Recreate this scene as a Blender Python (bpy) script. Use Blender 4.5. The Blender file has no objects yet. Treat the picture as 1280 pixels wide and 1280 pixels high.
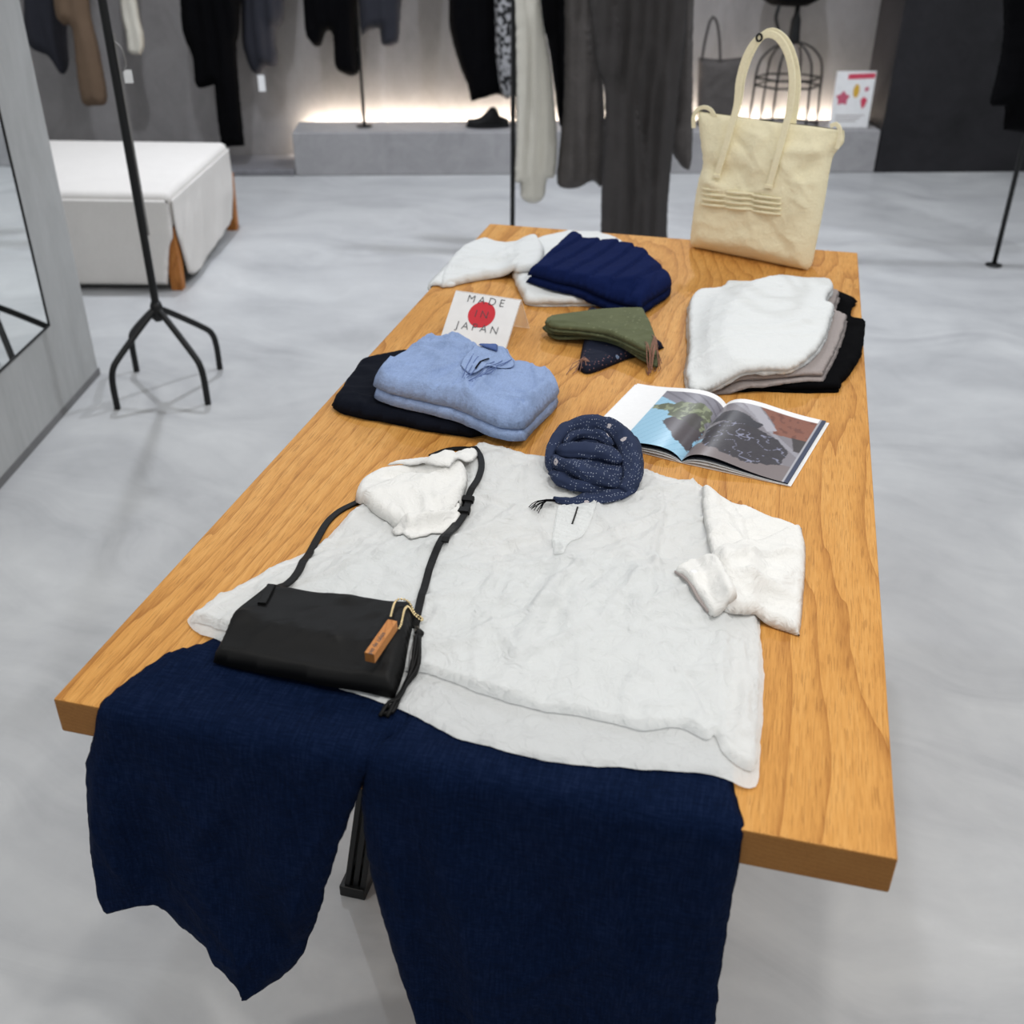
import bpy, bmesh, math, random
import numpy as np
from mathutils import Vector, Matrix
from mathutils.bvhtree import BVHTree
from mathutils.geometry import delaunay_2d_cdt

random.seed(4)
scene = bpy.context.scene
COL = scene.collection

# ------------------------------------------------------------------ camera
F = 1346.845                                   # focal length in pixels of the 1280 frame
CAM = np.array([0.7139, -0.7599, 1.5446])
def _rot(p, y, r):
    cx, sx, cy, sy, cr, sr = math.cos(p), math.sin(p), math.cos(y), math.sin(y), math.cos(r), math.sin(r)
    return np.array([[cy, -sy, 0], [sy, cy, 0], [0, 0, 1]]) @ np.array([[1, 0, 0], [0, cx, -sx], [0, sx, cx]]) @ np.array([[cr, -sr, 0], [sr, cr, 0], [0, 0, 1]])
MR = _rot(1.02079788, 0.244261624, 0.00543944908)
cd = bpy.data.cameras.new('camera'); cam = bpy.data.objects.new('camera', cd); COL.objects.link(cam)
cd.sensor_width = 36; cd.lens = 36 * F / 1280; cd.clip_start = 0.05
cam.matrix_world = Matrix.Translation(CAM) @ Matrix(MR.tolist()).to_4x4()
cd.dof.use_dof = True; cd.dof.focus_distance = 1.55; cd.dof.aperture_fstop = 5.0
scene.camera = cam

# ------------------------------------------------------------------ world, lamps, exposure
w = bpy.data.worlds.new('world'); scene.world = w; w.use_nodes = True
w.node_tree.nodes['Background'].inputs[0].default_value = (0.94, 0.97, 1.0, 1)
w.node_tree.nodes['Background'].inputs[1].default_value = 1.0
def overhead_lamp(x, y, e, size=0.12, z=3.0, c=(1.0, 0.965, 0.92)):
    l = bpy.data.lights.new('overhead_lamp', 'AREA'); l.shape = 'DISK'; l.size = size; l.energy = e; l.color = c; l.spread = math.radians(150)
    o = bpy.data.objects.new('overhead_lamp', l); o.location = (x, y, z); COL.objects.link(o)
COOL = (0.88, 0.92, 1.0)
overhead_lamp(0.75, 0.50, 15)
overhead_lamp(-1.2, 0.9, 6)
overhead_lamp(2.2, 0.6, 20)
overhead_lamp(-0.9, -0.8, 22)  # unseen lamp, added to brighten the near floor
overhead_lamp(1.7, -0.6, 28)  # also unseen, added for the near floor's brightness
overhead_lamp(-1.7, 3.5, 56, c=COOL)
overhead_lamp(0.3, 4.0, 74, c=COOL)
overhead_lamp(2.2, 3.2, 26, c=COOL)
scene.view_settings.view_transform = 'Standard'; scene.view_settings.look = 'None'
scene.view_settings.gamma = 1; scene.view_settings.use_curve_mapping = False
scene.view_settings.exposure = -0.9

# ------------------------------------------------------------------ geometry helpers
H, TW, TL, TT = 0.74, 0.90, 1.8565, 0.048      # table top height, width, length, thickness
def ray(px, py):
    return MR @ np.array([(px - 640) / F, -(py - 640) / F, -1.0])
def onz(px, py, z=H):
    d = ray(px, py); return CAM + d * ((z - CAM[2]) / d[2])
def onplane(px, py, O, n):
    d = ray(px, py); return CAM + d * (np.dot(np.array(O) - CAM, n) / np.dot(d, n))
def srgb(r, g, b):
    f = lambda c: (c / 255 / 12.92) if c / 255 <= 0.04045 else ((c / 255 + 0.055) / 1.055) ** 2.4
    return (f(r), f(g), f(b), 1)

def _h(ix, iy, s):
    h = (ix.astype(np.int64) * 374761393 + iy.astype(np.int64) * 668265263 + s * 974634777) & 0xffffffff
    h = ((h ^ (h >> 13)) * 1274126177) & 0xffffffff
    h = h ^ (h >> 16)
    return h / 4294967296.0 * 2 * math.pi
def pn(x, y, s=0):
    xi, yi = np.floor(x), np.floor(y); fx, fy = x - xi, y - yi
    u, v = fx * fx * fx * (fx * (fx * 6 - 15) + 10), fy * fy * fy * (fy * (fy * 6 - 15) + 10)
    def g(dx, dy):
        a = _h(xi + dx, yi + dy, s); return np.cos(a) * (fx - dx) + np.sin(a) * (fy - dy)
    a, b, c, d = g(0, 0), g(1, 0), g(0, 1), g(1, 1)
    return (a * (1 - u) + b * u) * (1 - v) + (c * (1 - u) + d * u) * v
def fbm(x, y, s=0, o=3):
    r = 0; a = 1.0
    for i in range(o):
        r = r + a * pn(x * 2 ** i, y * 2 ** i, s + i * 17); a *= .5
    return r
def sst(a, b, x):
    t = np.clip((x - a) / (b - a), 0, 1); return t * t * (3 - 2 * t)
def crumple(x, y, size, s=0, ang=0.0, stretch=1.0, o=3):
    """creased cloth: ridged, warped noise, 0..1"""
    c, sn = math.cos(ang), math.sin(ang)
    X, Y = (x * c + y * sn) / (size * stretch), (-x * sn + y * c) / size
    X, Y = X + .55 * fbm(X * .7 + 3, Y * .7, s + 5, 2), Y + .55 * fbm(X * .7, Y * .7 + 9, s + 8, 2)
    r = 0; a = 1.0; t = 0
    for i in range(o):
        k = 1.9 ** i; co, si = math.cos(i * 1.1), math.sin(i * .9)
        n = pn((X * co + Y * .35 * i) * k, (Y - X * si * .3) * k, s + 31 * i)
        r = r + a * (1 - np.minimum(1, np.abs(n) * 2.6)) ** 1.6; t += a; a *= .5
    return r / t

def creases(x, y, n, ang=0.0, spread=.6, length=.10, w=.010, amp=.003, seed=1):
    """many short sharp creases of random place and direction, as pressed or slept-in cloth has"""
    rg = np.random.RandomState(seed); r = np.zeros(len(x)); x0, x1, y0, y1 = x.min(), x.max(), y.min(), y.max()
    for i in range(n):
        cx, cy = rg.uniform(x0, x1), rg.uniform(y0, y1); a = ang + rg.normal(0, spread); L = length * rg.uniform(.4, 1.5); ww = w * rg.uniform(.5, 1.6); am = amp * rg.uniform(.3, 1.0) * (1 if rg.rand() < .7 else -.7); cv = rg.normal(0, 1.2)
        c, q = math.cos(a), math.sin(a); dx, dy = x - cx, y - cy; t = dx * c + dy * q; d = -dx * q + dy * c + cv * t * t
        k = np.maximum(0, 1 - (t / L) ** 2) ** 1.5
        side = np.where(d > 0, 1.0, .45)                      # steeper on one side
        r += am * k * np.exp(-np.sqrt(d * d + (.12 * ww) ** 2) / (ww * side))
    return r
def catmull(pts, res, closed=True):
    """pts: (u,v) or (u,v,'c') for a sharp corner; returns a resampled outline"""
    n = len(pts); P = [np.array(p[:2], float) for p in pts]; cor = [len(p) > 2 for p in pts]
    out = []
    rng = range(n if closed else n - 1)
    for i in rng:
        p1, p2 = P[i], P[(i + 1) % n]
        p0 = P[i - 1] if (closed or i > 0) and not cor[i] else p1 - (p2 - p1)
        p3 = P[(i + 2) % n] if (closed or i + 2 < n) and not cor[(i + 1) % n] else p2 + (p2 - p1)
        k = max(1, int(round(np.linalg.norm(p2 - p1) / res)))
        for j in range(k):
            t = j / k
            out.append(.5 * ((2 * p1) + (-p0 + p2) * t + (2 * p0 - 5 * p1 + 4 * p2 - p3) * t * t + (-p0 + 3 * p1 - 3 * p2 + p3) * t ** 3))
    if not closed: out.append(P[-1])
    return np.array(out)
def seg_dist(Q, A, B, signed=False):
    best = np.full(len(Q), 1e9); sg = np.zeros(len(Q)); par = np.zeros(len(Q)); n = len(A)
    for i in range(n):
        ab = B[i] - A[i]; L2 = max(ab @ ab, 1e-12)
        t = np.clip(((Q - A[i]) @ ab) / L2, 0, 1)
        d = Q - A[i] - t[:, None] * ab
        q = np.sqrt((d * d).sum(1)); m = q < best
        best[m] = q[m]; par[m] = (i + t[m]) / n
        if signed: sg[m] = np.sign(ab[0] * (Q[m, 1] - A[i, 1]) - ab[1] * (Q[m, 0] - A[i, 0]))
    return (best, sg, par) if signed else best
def inside(Q, O):
    r = np.zeros(len(Q), bool); n = len(O)
    for i in range(n):
        a, b = O[i], O[(i + 1) % n]
        if a[1] == b[1]: continue
        c = (a[1] > Q[:, 1]) != (b[1] > Q[:, 1])
        r ^= c & (Q[:, 0] < (b[0] - a[0]) * (Q[:, 1] - a[1]) / (b[1] - a[1]) + a[0])
    return r

def fold(pts, width, height, kind='ridge', taper=True):
    return dict(pts=np.array(pts, float), w=width, h=height, k=kind, t=taper)
def fold_height(Q, folds, res=0.01):
    r = np.zeros(len(Q))
    for f in folds:
        L = catmull([tuple(p) for p in f['pts']], res, False) if len(f['pts']) > 2 else f['pts']
        d, s, t = seg_dist(Q, L[:-1], L[1:], True)
        tp = np.sin(np.pi * np.clip(t, 0.0, 1.0)) ** .6 if f['t'] else 1.0
        if f['k'] == 'ridge': v = np.exp(-(d / f['w']) ** 2)
        else:                                       # step: sharp on the left of the line, long on the right
            v = np.where(s < 0, np.exp(-d / f['w']), np.exp(-(d / (.18 * f['w'])) ** 2))
        r += f['h'] * v * tp
    return r

BVH = {}
def link(name, me, mat, parent=None, loc=(0, 0, 0)):
    o = bpy.data.objects.new(name, me); COL.objects.link(o); o.location = loc
    if mat is not None: me.materials.append(mat)
    if parent is not None: o.parent = parent
    return o
def tag(o, label=None, cat=None, group=None, kind=None):
    if label: o['label'] = label
    if cat: o['category'] = cat
    if group: o['group'] = group
    if kind: o['kind'] = kind
    return o
def thing(name, label, cat, loc=(0, 0, 0), group=None):
    o = bpy.data.objects.new(name, None); COL.objects.link(o); o.location = loc; o.empty_display_size = .05
    return tag(o, label, cat, group)
def org(parent):
    r = np.zeros(3)
    while parent is not None: r = r + np.array(parent.location); parent = parent.parent
    return r
def mesh(name, V, Fs, mat, parent=None, loc=None, smooth=True, label=None):
    """V in world coordinates; stored relative to the parent's or its own origin"""
    V = np.asarray(V, float); L = org(parent) if parent is not None else np.array(loc if loc is not None else (0, 0, 0), float)
    me = bpy.data.meshes.new(name); me.from_pydata((V - L).tolist(), [], [list(map(int, f)) for f in Fs])
    if smooth: me.polygons.foreach_set('use_smooth', [True] * len(me.polygons))
    me.update()
    o = link(name, me, mat, parent, (0, 0, 0) if parent is not None else tuple(L))
    if label: o['label'] = label
    return o

def sheet(name, outline, mat, parent=None, res=0.006, thick=0.005, r=0.01, noise=None, folds=(), base=None, mapf=None,
          closed=True, drape=(), sm=8, gap=0.0015, wob=0.0, seed=1, loc=None, key=None, hem=0.0, prof=None, bottom=None, label=None, crease=None):
    """a piece of cloth: an outline filled with fine triangles, a rounded edge, folds and creases, laid over what is under it"""
    O = catmull(outline, res)
    if wob:
        T = np.roll(O, -1, 0) - np.roll(O, 1, 0); T /= np.linalg.norm(T, axis=1)[:, None] + 1e-9
        s = np.cumsum(np.linalg.norm(O - np.roll(O, 1, 0), axis=1))
        O = O + np.stack([-T[:, 1], T[:, 0]], 1) * (wob * (fbm(s / .035, s * 0 + seed, seed, 3)))[:, None]
    lo, hi = O.min(0), O.max(0)
    gx, gy = np.meshgrid(np.arange(lo[0], hi[0], res), np.arange(lo[1], hi[1], res * .87))
    gx = gx + (np.arange(gx.shape[0]) % 2)[:, None] * res * .5
    Q = np.stack([gx.ravel(), gy.ravel()], 1)
    Q = Q[inside(Q, O)]
    dq = seg_dist(Q, O, np.roll(O, -1, 0)); Q = Q[dq > res * .55]
    n = len(O)
    allp = np.concatenate([O, Q])
    vs, es, fs, *_ = delaunay_2d_cdt([Vector(p) for p in allp.tolist()], [(i, (i + 1) % n) for i in range(n)], [], 1, 1e-7)
    P2 = np.array([tuple(v) for v in vs]); T = np.array([f for f in fs if len(f) == 3])
    d = seg_dist(P2, O, np.roll(O, -1, 0)); d[d < 1e-6] = 0
    t = np.clip(d / r, 0, 1)
    h = thick * np.sqrt(np.maximum(0, 1 - (1 - t) ** 2)) if prof is None else prof(P2, d)
    m = sst(0, r * 1.2, d)
    if noise is not None: h = h + noise(P2[:, 0], P2[:, 1], d) * m
    if folds: h = h + fold_height(P2, folds) * m
    if hem: h = h + hem * np.exp(-((d - .004) / .0022) ** 2)
    h = np.maximum(h, 0.0006)
    if mapf is None:
        b = np.full(len(P2), H)
        if drape:
            for i, p in enumerate(P2):
                for k in drape:
                    hit = BVH[k].ray_cast(Vector((p[0], p[1], 2.5)), Vector((0, 0, -1)))
                    if hit[0] is not None and hit[0].z > b[i]: b[i] = hit[0].z
            b0 = b.copy()
            E2 = np.concatenate([T[:, [0, 1]], T[:, [1, 2]], T[:, [2, 0]]]); E2 = np.concatenate([E2, E2[:, ::-1]])
            cnt = np.bincount(E2[:, 0], minlength=len(b)).astype(float)
            for k in range(sm):
                av = np.bincount(E2[:, 0], weights=b[E2[:, 1]], minlength=len(b)) / np.maximum(cnt, 1)
                b = np.maximum(b0, av)
        b = b + gap
        if base is not None: b = b + base(P2[:, 0], P2[:, 1])
        top = np.stack([P2[:, 0], P2[:, 1], b + h], 1); bot = np.stack([P2[:, 0], P2[:, 1], b], 1)
    else:
        hb = np.zeros(len(P2)) if bottom is None else np.minimum(bottom(P2, d), h - 0.0004)
        top = mapf(P2[:, 0], P2[:, 1], h); bot = mapf(P2[:, 0], P2[:, 1], hb)
    # orientation
    a, b_, c = top[T[0, 0]], top[T[0, 1]], top[T[0, 2]]
    V = top; Fs = T
    if closed:
        rim = d == 0; idx = np.arange(len(P2)); nb = np.where(~rim)[0]
        mp = idx.copy(); mp[nb] = len(P2) + np.arange(len(nb))
        V = np.concatenate([top, bot[nb]]); Fs = np.concatenate([T, mp[T][:, ::-1]])
    o = mesh(name, V, Fs, mat, parent, loc, True, label)
    if mapf is None or key:
        BVH[key or o.name] = BVHTree.FromPolygons(top.tolist(), T.tolist())
    return o

def stack(px, mat, parent, n, t, z0=0.004, rise=0.0, drape=(), key='', res=.005, r=None, seed=1, shift=.0, noise=None, folds=(), sm=10, wob=.003, mat_of=None, sm_low=4):
    """a folded garment: n layers of cloth on each other, each with its own slightly different edge"""
    keys = list(drape)
    for i in range(n):
        q = [(p[0] + shift * (n - 1 - i) * math.sin(seed + i * 2.3), p[1] + shift * (n - 1 - i) * math.cos(seed + i * 1.7)) + tuple(p[2:]) for p in px]
        k = key + str(i); top = i == n - 1
        sheet('top_layer' if top else 'folded_layer', tpxz(q, z0 + .3 * t, z0 + n * t + rise), mat_of(i) if mat_of else mat, parent, res=res if top else res * 1.7, thick=t, r=r or t * .9, drape=keys, key=k, sm=sm if top else sm_low, wob=wob, seed=seed + i * 5,
              noise=noise if top else None, folds=folds if top else (), gap=.0006)
        keys.append(k)
    BVH[key] = BVH[key + str(n - 1)]
    return [key + str(i) for i in range(n)]
def roll(name, path, width, height, mat, parent, ridges=5, n=26, seed=1, res=.005, taper=.5, amp=.09):
    """a soft band of bunched cloth along a path (world points), with folds running along it"""
    P = smooth3(path, res); m = len(P); V = []; Fs = []
    for i in range(m):
        u_ = i / (m - 1); t = P[min(i + 1, m - 1)] - P[max(i - 1, 0)]; t = t / (np.linalg.norm(t) + 1e-12); sd = np.cross(t, [0, 0, 1.]); sd /= np.linalg.norm(sd) + 1e-9; up_ = np.cross(sd, t)
        k = 1 - taper * (abs(2 * u_ - 1) ** 4)
        wd = np.interp(u_, np.linspace(0, 1, len(width)), width) if hasattr(width, '__len__') else width
        for j in range(n):
            a = 2 * math.pi * j / n; ph = seed * 1.3 + 2.2 * math.sin(u_ * 3 + seed)
            rr = 1 + amp * math.sin(ridges * a + ph) + amp * .6 * math.sin((ridges * 2 + 1) * a - ph * 1.7 + u_ * 4)
            V.append(P[i] + sd * (math.cos(a) * wd / 2 * k * rr) + up_ * (math.sin(a) * height / 2 * k * rr))
    V = np.array(V); V[:, 2] += .004 * fbm(V[:, 0] / .022, V[:, 1] / .022, seed, 2); V[:, :2] += .003 * np.stack([fbm(V[:, 0] / .02, V[:, 2] / .02, seed + 3, 2), fbm(V[:, 1] / .02, V[:, 2] / .02, seed + 4, 2)], 1)
    for i in range(m - 1):
        for j in range(n):
            a, b = i * n + j, i * n + (j + 1) % n; Fs.append((a, b, b + n, a + n))
    Fs.append(tuple(range(n))[::-1]); Fs.append(tuple((m - 1) * n + j for j in range(n)))
    return mesh(name, V, Fs, mat, parent)
def tpx(pts, z=0.0):
    """photo pixels of points lying on the table (z above it) -> table coordinates"""
    return [tuple(onz(p[0], p[1], H + z)[:2]) + tuple(p[2:]) for p in pts]
def tpxz(pts, zlo, zhi):
    """the same for a thick thing: its near edge is seen at zlo above the table, its far edge at zhi"""
    a, b = min(p[1] for p in pts), max(p[1] for p in pts)
    return [tuple(onz(p[0], p[1], H + zhi + (zlo - zhi) * (p[1] - a) / (b - a))[:2]) + tuple(p[2:]) for p in pts]
def table_z(x, y, keys):
    z = H
    for k in keys:
        hit = BVH[k].ray_cast(Vector((x, y, 2.5)), Vector((0, 0, -1)))
        if hit[0] is not None: z = max(z, hit[0].z)
    return z

def smooth3(P, res):
    P = [np.array(p, float) for p in P]; out = []; n = len(P)
    for i in range(n - 1):
        p1, p2 = P[i], P[i + 1]; p0 = P[i - 1] if i else p1 * 2 - p2; p3 = P[i + 2] if i + 2 < n else p2 * 2 - p1
        k = max(1, int(np.linalg.norm(p2 - p1) / res))
        for j in range(k):
            t = j / k
            out.append(.5 * ((2 * p1) + (-p0 + p2) * t + (2 * p0 - 5 * p1 + 4 * p2 - p3) * t * t + (-p0 + 3 * p1 - 3 * p2 + p3) * t ** 3))
    out.append(P[-1]); return np.array(out)
def tube_geo(P, rad, n=10, V=None, Fs=None):
    V = [] if V is None else V; Fs = [] if Fs is None else Fs
    P = np.asarray(P, float); m = len(P); rad = np.broadcast_to(rad, m)
    up = None; b0 = len(V)
    for i in range(m):
        t = P[min(i + 1, m - 1)] - P[max(i - 1, 0)]; t = t / (np.linalg.norm(t) + 1e-12)
        if up is None:
            a = np.array([0, 0, 1.]) if abs(t[2]) < .9 else np.array([1., 0, 0]); up = np.cross(t, a)
        up = up - t * (up @ t); up /= np.linalg.norm(up); s = np.cross(t, up)
        for k in range(n):
            q = 2 * math.pi * k / n; V.append(P[i] + rad[i] * (math.cos(q) * up + math.sin(q) * s))
    for i in range(m - 1):
        for k in range(n):
            a, b = b0 + i * n + k, b0 + i * n + (k + 1) % n; Fs.append((a, b, b + n, a + n))
    Fs.append(tuple(b0 + k for k in range(n))[::-1]); Fs.append(tuple(b0 + (m - 1) * n + k for k in range(n)))
    return V, Fs
def tube(name, P, rad, mat, parent=None, n=10, loc=None, label=None):
    V, Fs = tube_geo(P, rad, n); return mesh(name, V, Fs, mat, parent, loc, True, label)
def ribbon(name, P, width, thick, mat, parent=None, nrm=(0, 0, 1), loc=None, round_=True, label=None):
    """a flat strap along points; nrm = face normal (one, or one per point)"""
    P = np.asarray(P, float); m = len(P); N = np.broadcast_to(np.array(nrm, float), (m, 3)); V = []; Fs = []
    width = np.broadcast_to(width, m)
    prof = [(-.5, -.5), (.5, -.5), (.5, .3), (.4, .5), (-.4, .5), (-.5, .3)]
    k = len(prof)
    for i in range(m):
        t = P[min(i + 1, m - 1)] - P[max(i - 1, 0)]; t /= np.linalg.norm(t) + 1e-12
        s = np.cross(t, N[i]); s /= np.linalg.norm(s) + 1e-12; u = np.cross(s, t)
        for a, b in prof: V.append(P[i] + s * a * width[i] + u * b * thick)
    for i in range(m - 1):
        for j in range(k):
            a, b = i * k + j, i * k + (j + 1) % k; Fs.append((a, b, b + k, a + k))
    Fs.append(tuple(range(k))[::-1]); Fs.append(tuple((m - 1) * k + j for j in range(k)))
    return mesh(name, V, Fs, mat, parent, loc, False, label)
def box(name, c, e1, e2, e3, mat, parent=None, bevel=0.0, seg=2, loc=None, smooth=False, label=None):
    """box with centre c and half-axes e1,e2,e3 (vectors)"""
    bm = bmesh.new(); bmesh.ops.create_cube(bm, size=2)
    c, e1, e2, e3 = [np.array(v, float) for v in (c, e1, e2, e3)]
    L = org(parent) if parent is not None else np.array(loc if loc is not None else c)
    for v in bm.verts: v.co = Vector(c + v.co.x * e1 + v.co.y * e2 + v.co.z * e3 - L)
    bmesh.ops.recalc_face_normals(bm, faces=bm.faces)
    if bevel: bmesh.ops.bevel(bm, geom=bm.edges[:], offset=bevel, segments=seg, profile=.5, affect='EDGES')
    me = bpy.data.meshes.new(name); bm.to_mesh(me); bm.free()
    if smooth: me.polygons.foreach_set('use_smooth', [True] * len(me.polygons))
    o = link(name, me, mat, parent, (0, 0, 0) if parent is not None else tuple(L))
    if label: o['label'] = label
    return o
def lathe(name, c, prof, mat, parent=None, n=20, sx=1.0, sy=1.0, loc=None, label=None):
    V = []; Fs = []; m = len(prof)
    for rr, z in prof:
        for k in range(n):
            a = 2 * math.pi * k / n; V.append((c[0] + rr * sx * math.cos(a), c[1] + rr * sy * math.sin(a), c[2] + z))
    for i in range(m - 1):
        for k in range(n):
            a, b = i * n + k, i * n + (k + 1) % n; Fs.append((a, b, b + n, a + n))
    Fs.append(tuple(range(n))[::-1]); Fs.append(tuple((m - 1) * n + k for k in range(n)))
    return mesh(name, V, Fs, mat, parent, loc, True, label)
def text(name, s, size, O, ex, ey, mat, parent, spacing=1.0, ext=0.0002, label=None, thin=0.0):
    cu = bpy.data.curves.new(name, 'FONT'); cu.body = s; cu.size = size; cu.align_x = 'CENTER'; cu.align_y = 'CENTER'; cu.space_character = spacing; cu.extrude = ext; cu.offset = thin * size
    t = bpy.data.objects.new(name + '_tmp', cu); COL.objects.link(t)
    bpy.context.view_layer.update()
    me = bpy.data.meshes.new_from_object(t.evaluated_get(bpy.context.evaluated_depsgraph_get()))
    bpy.data.objects.remove(t); bpy.data.curves.remove(cu)
    ex, ey, O = np.array(ex, float), np.array(ey, float), np.array(O, float); ez = np.cross(ex, ey); L = org(parent)
    for v in me.vertices:
        v.co = Vector(O + ex * v.co.x + ey * v.co.y + ez * v.co.z - L)
    me.name = name; me.materials.clear()
    return link(name, me, mat, parent)

# ------------------------------------------------------------------ materials
class NT:
    def __init__(s, name):
        s.m = bpy.data.materials.new(name); s.m.use_nodes = True; s.t = s.m.node_tree; s.b = s.t.nodes['Principled BSDF']; s.o = s.t.nodes['Material Output']
        s.tc = s.t.nodes.new('ShaderNodeTexCoord')
    def n(s, typ, **k):
        x = s.t.nodes.new('ShaderNode' + typ)
        for a, v in k.items(): setattr(x, a, v)
        return x
    def l(s, a, b): s.t.links.new(a, b)
    def set(s, sock, v):
        if hasattr(v, 'is_output') or isinstance(v, bpy.types.NodeSocket): s.l(v, sock)
        else: sock.default_value = v
    def vmap(s, scale=(1, 1, 1), rot=(0, 0, 0), src=None):
        m = s.n('Mapping'); s.l(src or s.tc.outputs['Object'], m.inputs[0]); m.inputs['Scale'].default_value = scale; m.inputs['Rotation'].default_value = rot; return m.outputs[0]
    def noise(s, vec, scale, detail=3, rough=.5, dist=0.0):
        x = s.n('TexNoise'); s.l(vec, x.inputs['Vector']); x.inputs['Scale'].default_value = scale; x.inputs['Detail'].default_value = detail
        x.inputs['Roughness'].default_value = rough; x.inputs['Distortion'].default_value = dist; return x.outputs['Fac']
    def math(s, op, a, b=0.0, c=0.0):
        x = s.n('Math', operation=op); s.set(x.inputs[0], a); s.set(x.inputs[1], b); s.set(x.inputs[2], c); return x.outputs[0]
    def ramp(s, fac, stops):
        x = s.n('ValToRGB'); s.set(x.inputs[0], fac); e = x.color_ramp.elements
        while len(e) < len(stops): e.new(.5)
        for i, (p, c) in enumerate(stops): e[i].position = p; e[i].color = c
        return x.outputs[0]
    def mix(s, fac, a, b, blend='MIX'):
        x = s.n('MixRGB', blend_type=blend); s.set(x.inputs[0], fac); s.set(x.inputs[1], a); s.set(x.inputs[2], b); return x.outputs[0]
    def bump(s, h, strength=.3, dist=.002, prev=None):
        x = s.n('Bump'); x.inputs['Strength'].default_value = strength; x.inputs['Distance'].default_value = dist; s.l(h, x.inputs['Height'])
        if prev is not None: s.l(prev, x.inputs['Normal'])
        return x.outputs[0]
    def fin(s, col=None, rough=None, nrm=None, metal=None, spec=None, sheen=None, **k):
        if col is not None: s.set(s.b.inputs['Base Color'], col)
        if rough is not None: s.set(s.b.inputs['Roughness'], rough)
        if nrm is not None: s.l(nrm, s.b.inputs['Normal'])
        if metal is not None: s.b.inputs['Metallic'].default_value = metal
        if spec is not None: s.b.inputs['Specular IOR Level'].default_value = spec
        if sheen is not None: s.b.inputs['Sheen Weight'].default_value = sheen; s.b.inputs['Sheen Roughness'].default_value = .5
        return s.m
def dark(c, k): return (c[0] * k, c[1] * k, c[2] * k, 1)

def m_plain(name, c, rough=.5, metal=0.0, spec=.5, bump=0.0, bscale=300):
    t = NT(name); v = t.tc.outputs['Object']; nz = t.noise(v, 35, 3)
    col = t.mix(nz, dark(c, .9), dark(c, 1.08))
    nm = t.bump(t.noise(v, bscale, 2), bump, .001) if bump else None
    return t.fin(col, rough, nm, metal, spec)
def m_cloth(name, c, weave=900, slub=.0, var=.08, bump=.25, sheen=.0, rough=.9, crease=0.0, see=0.0, vert=False, spec=.2):
    t = NT(name); v = t.tc.outputs['Object']
    a = t.noise(t.vmap((weave, weave * .09, weave * (.09 if vert else .5))), 1, 2); b = t.noise(t.vmap((weave * .09, weave, weave * (1 if vert else .5))), 1, 2)
    wv = t.math('ADD', a, b); big = t.noise(v, 14, 4)
    f = t.math('MULTIPLY_ADD', t.math('SUBTRACT', wv, 1.0), slub, t.math('MULTIPLY_ADD', t.math('SUBTRACT', big, .5), var * 2, .5))
    col = t.ramp(f, [(0.0, dark(c, .55)), (.5, c), (1.0, tuple(min(1, x * 1.5 + .004) for x in c[:3]) + (1,))])
    nm = t.bump(wv, bump, .0006)
    if crease:
        cr = t.noise(v, 38, 4, .55, 1.2); k = t.math('ABSOLUTE', t.math('SUBTRACT', cr, .5))
        nm = t.bump(k, crease, .011, nm)
    t.fin(col, rough, nm, 0, spec, sheen)
    if see:
        tr = t.n('BsdfTransparent'); tl = t.n('BsdfTranslucent'); tl.inputs[0].default_value = c
        m1 = t.n('MixShader'); m1.inputs[0].default_value = .15; t.l(t.b.outputs[0], m1.inputs[1]); t.l(tl.outputs[0], m1.inputs[2])
        m2 = t.n('MixShader'); m2.inputs[0].default_value = see; t.l(m1.outputs[0], m2.inputs[1]); t.l(tr.outputs[0], m2.inputs[2]); t.l(m2.outputs[0], t.o.inputs[0])
    return t.m
def m_wood(name, light, mid, deep, along=1, scale=1.0):
    t = NT(name)
    sc = [1, 1, 1]; sc[along] = .06
    g = t.vmap(tuple(x * scale for x in sc))
    low = t.noise(t.vmap(tuple(x * scale for x in ([1, .33, 1] if along == 1 else [1, 1, .33] if along == 2 else [.33, 1, 1]))), 2.6, 2, .5)
    sep = t.n('SeparateXYZ'); t.l(t.vmap((scale,) * 3), sep.inputs[0])
    across = sep.outputs[0] if along != 0 else sep.outputs[1]
    ph = t.math('ADD', t.math('MULTIPLY', across, 22.0), t.math('MULTIPLY', low, 15.0))
    ph = t.math('ADD', ph, t.math('MULTIPLY', t.noise(g, 30, 2), 1.2))
    if along == 1: ph = t.math('ADD', ph, t.math('MULTIPLY', sep.outputs[2], 190.0))
    ring = t.math('FRACT', ph); ring = t.math('POWER', ring, 5.0)
    fine = t.noise(g, 420, 3, .6); streak = t.noise(g, 26, 3)
    pore = t.math('GREATER_THAN', t.noise(t.vmap(tuple(x * scale for x in ([1, .03, 1] if along == 1 else [1, 1, .045] if along == 2 else [.045, 1, 1]))), 800, 1), .60)
    f = t.math('ADD', t.math('MULTIPLY', ring, .34), t.math('ADD', t.math('MULTIPLY', fine, .55), t.math('MULTIPLY', streak, .45)))
    col = t.ramp(f, [(.22, light), (.55, mid), (.95, deep)])
    col = t.mix(t.math('MULTIPLY', pore, .42), col, dark(deep, .72))
    nm = t.bump(t.math('SUBTRACT', fine, t.math('MULTIPLY', pore, .8)), .12, .0006)
    if along == 1:                                             # darker end grain, deepened to paint the shade on end faces
        ge = t.n('NewGeometry'); sn = t.n('SeparateXYZ'); t.l(ge.outputs['True Normal'], sn.inputs[0])
        end = t.math('GREATER_THAN', t.math('ABSOLUTE', sn.outputs[1]), .7)
        col = t.mix(end, col, t.mix(.78, col, srgb(110, 70, 30)))
    return t.fin(col, .5, nm, 0, .18)
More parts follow.
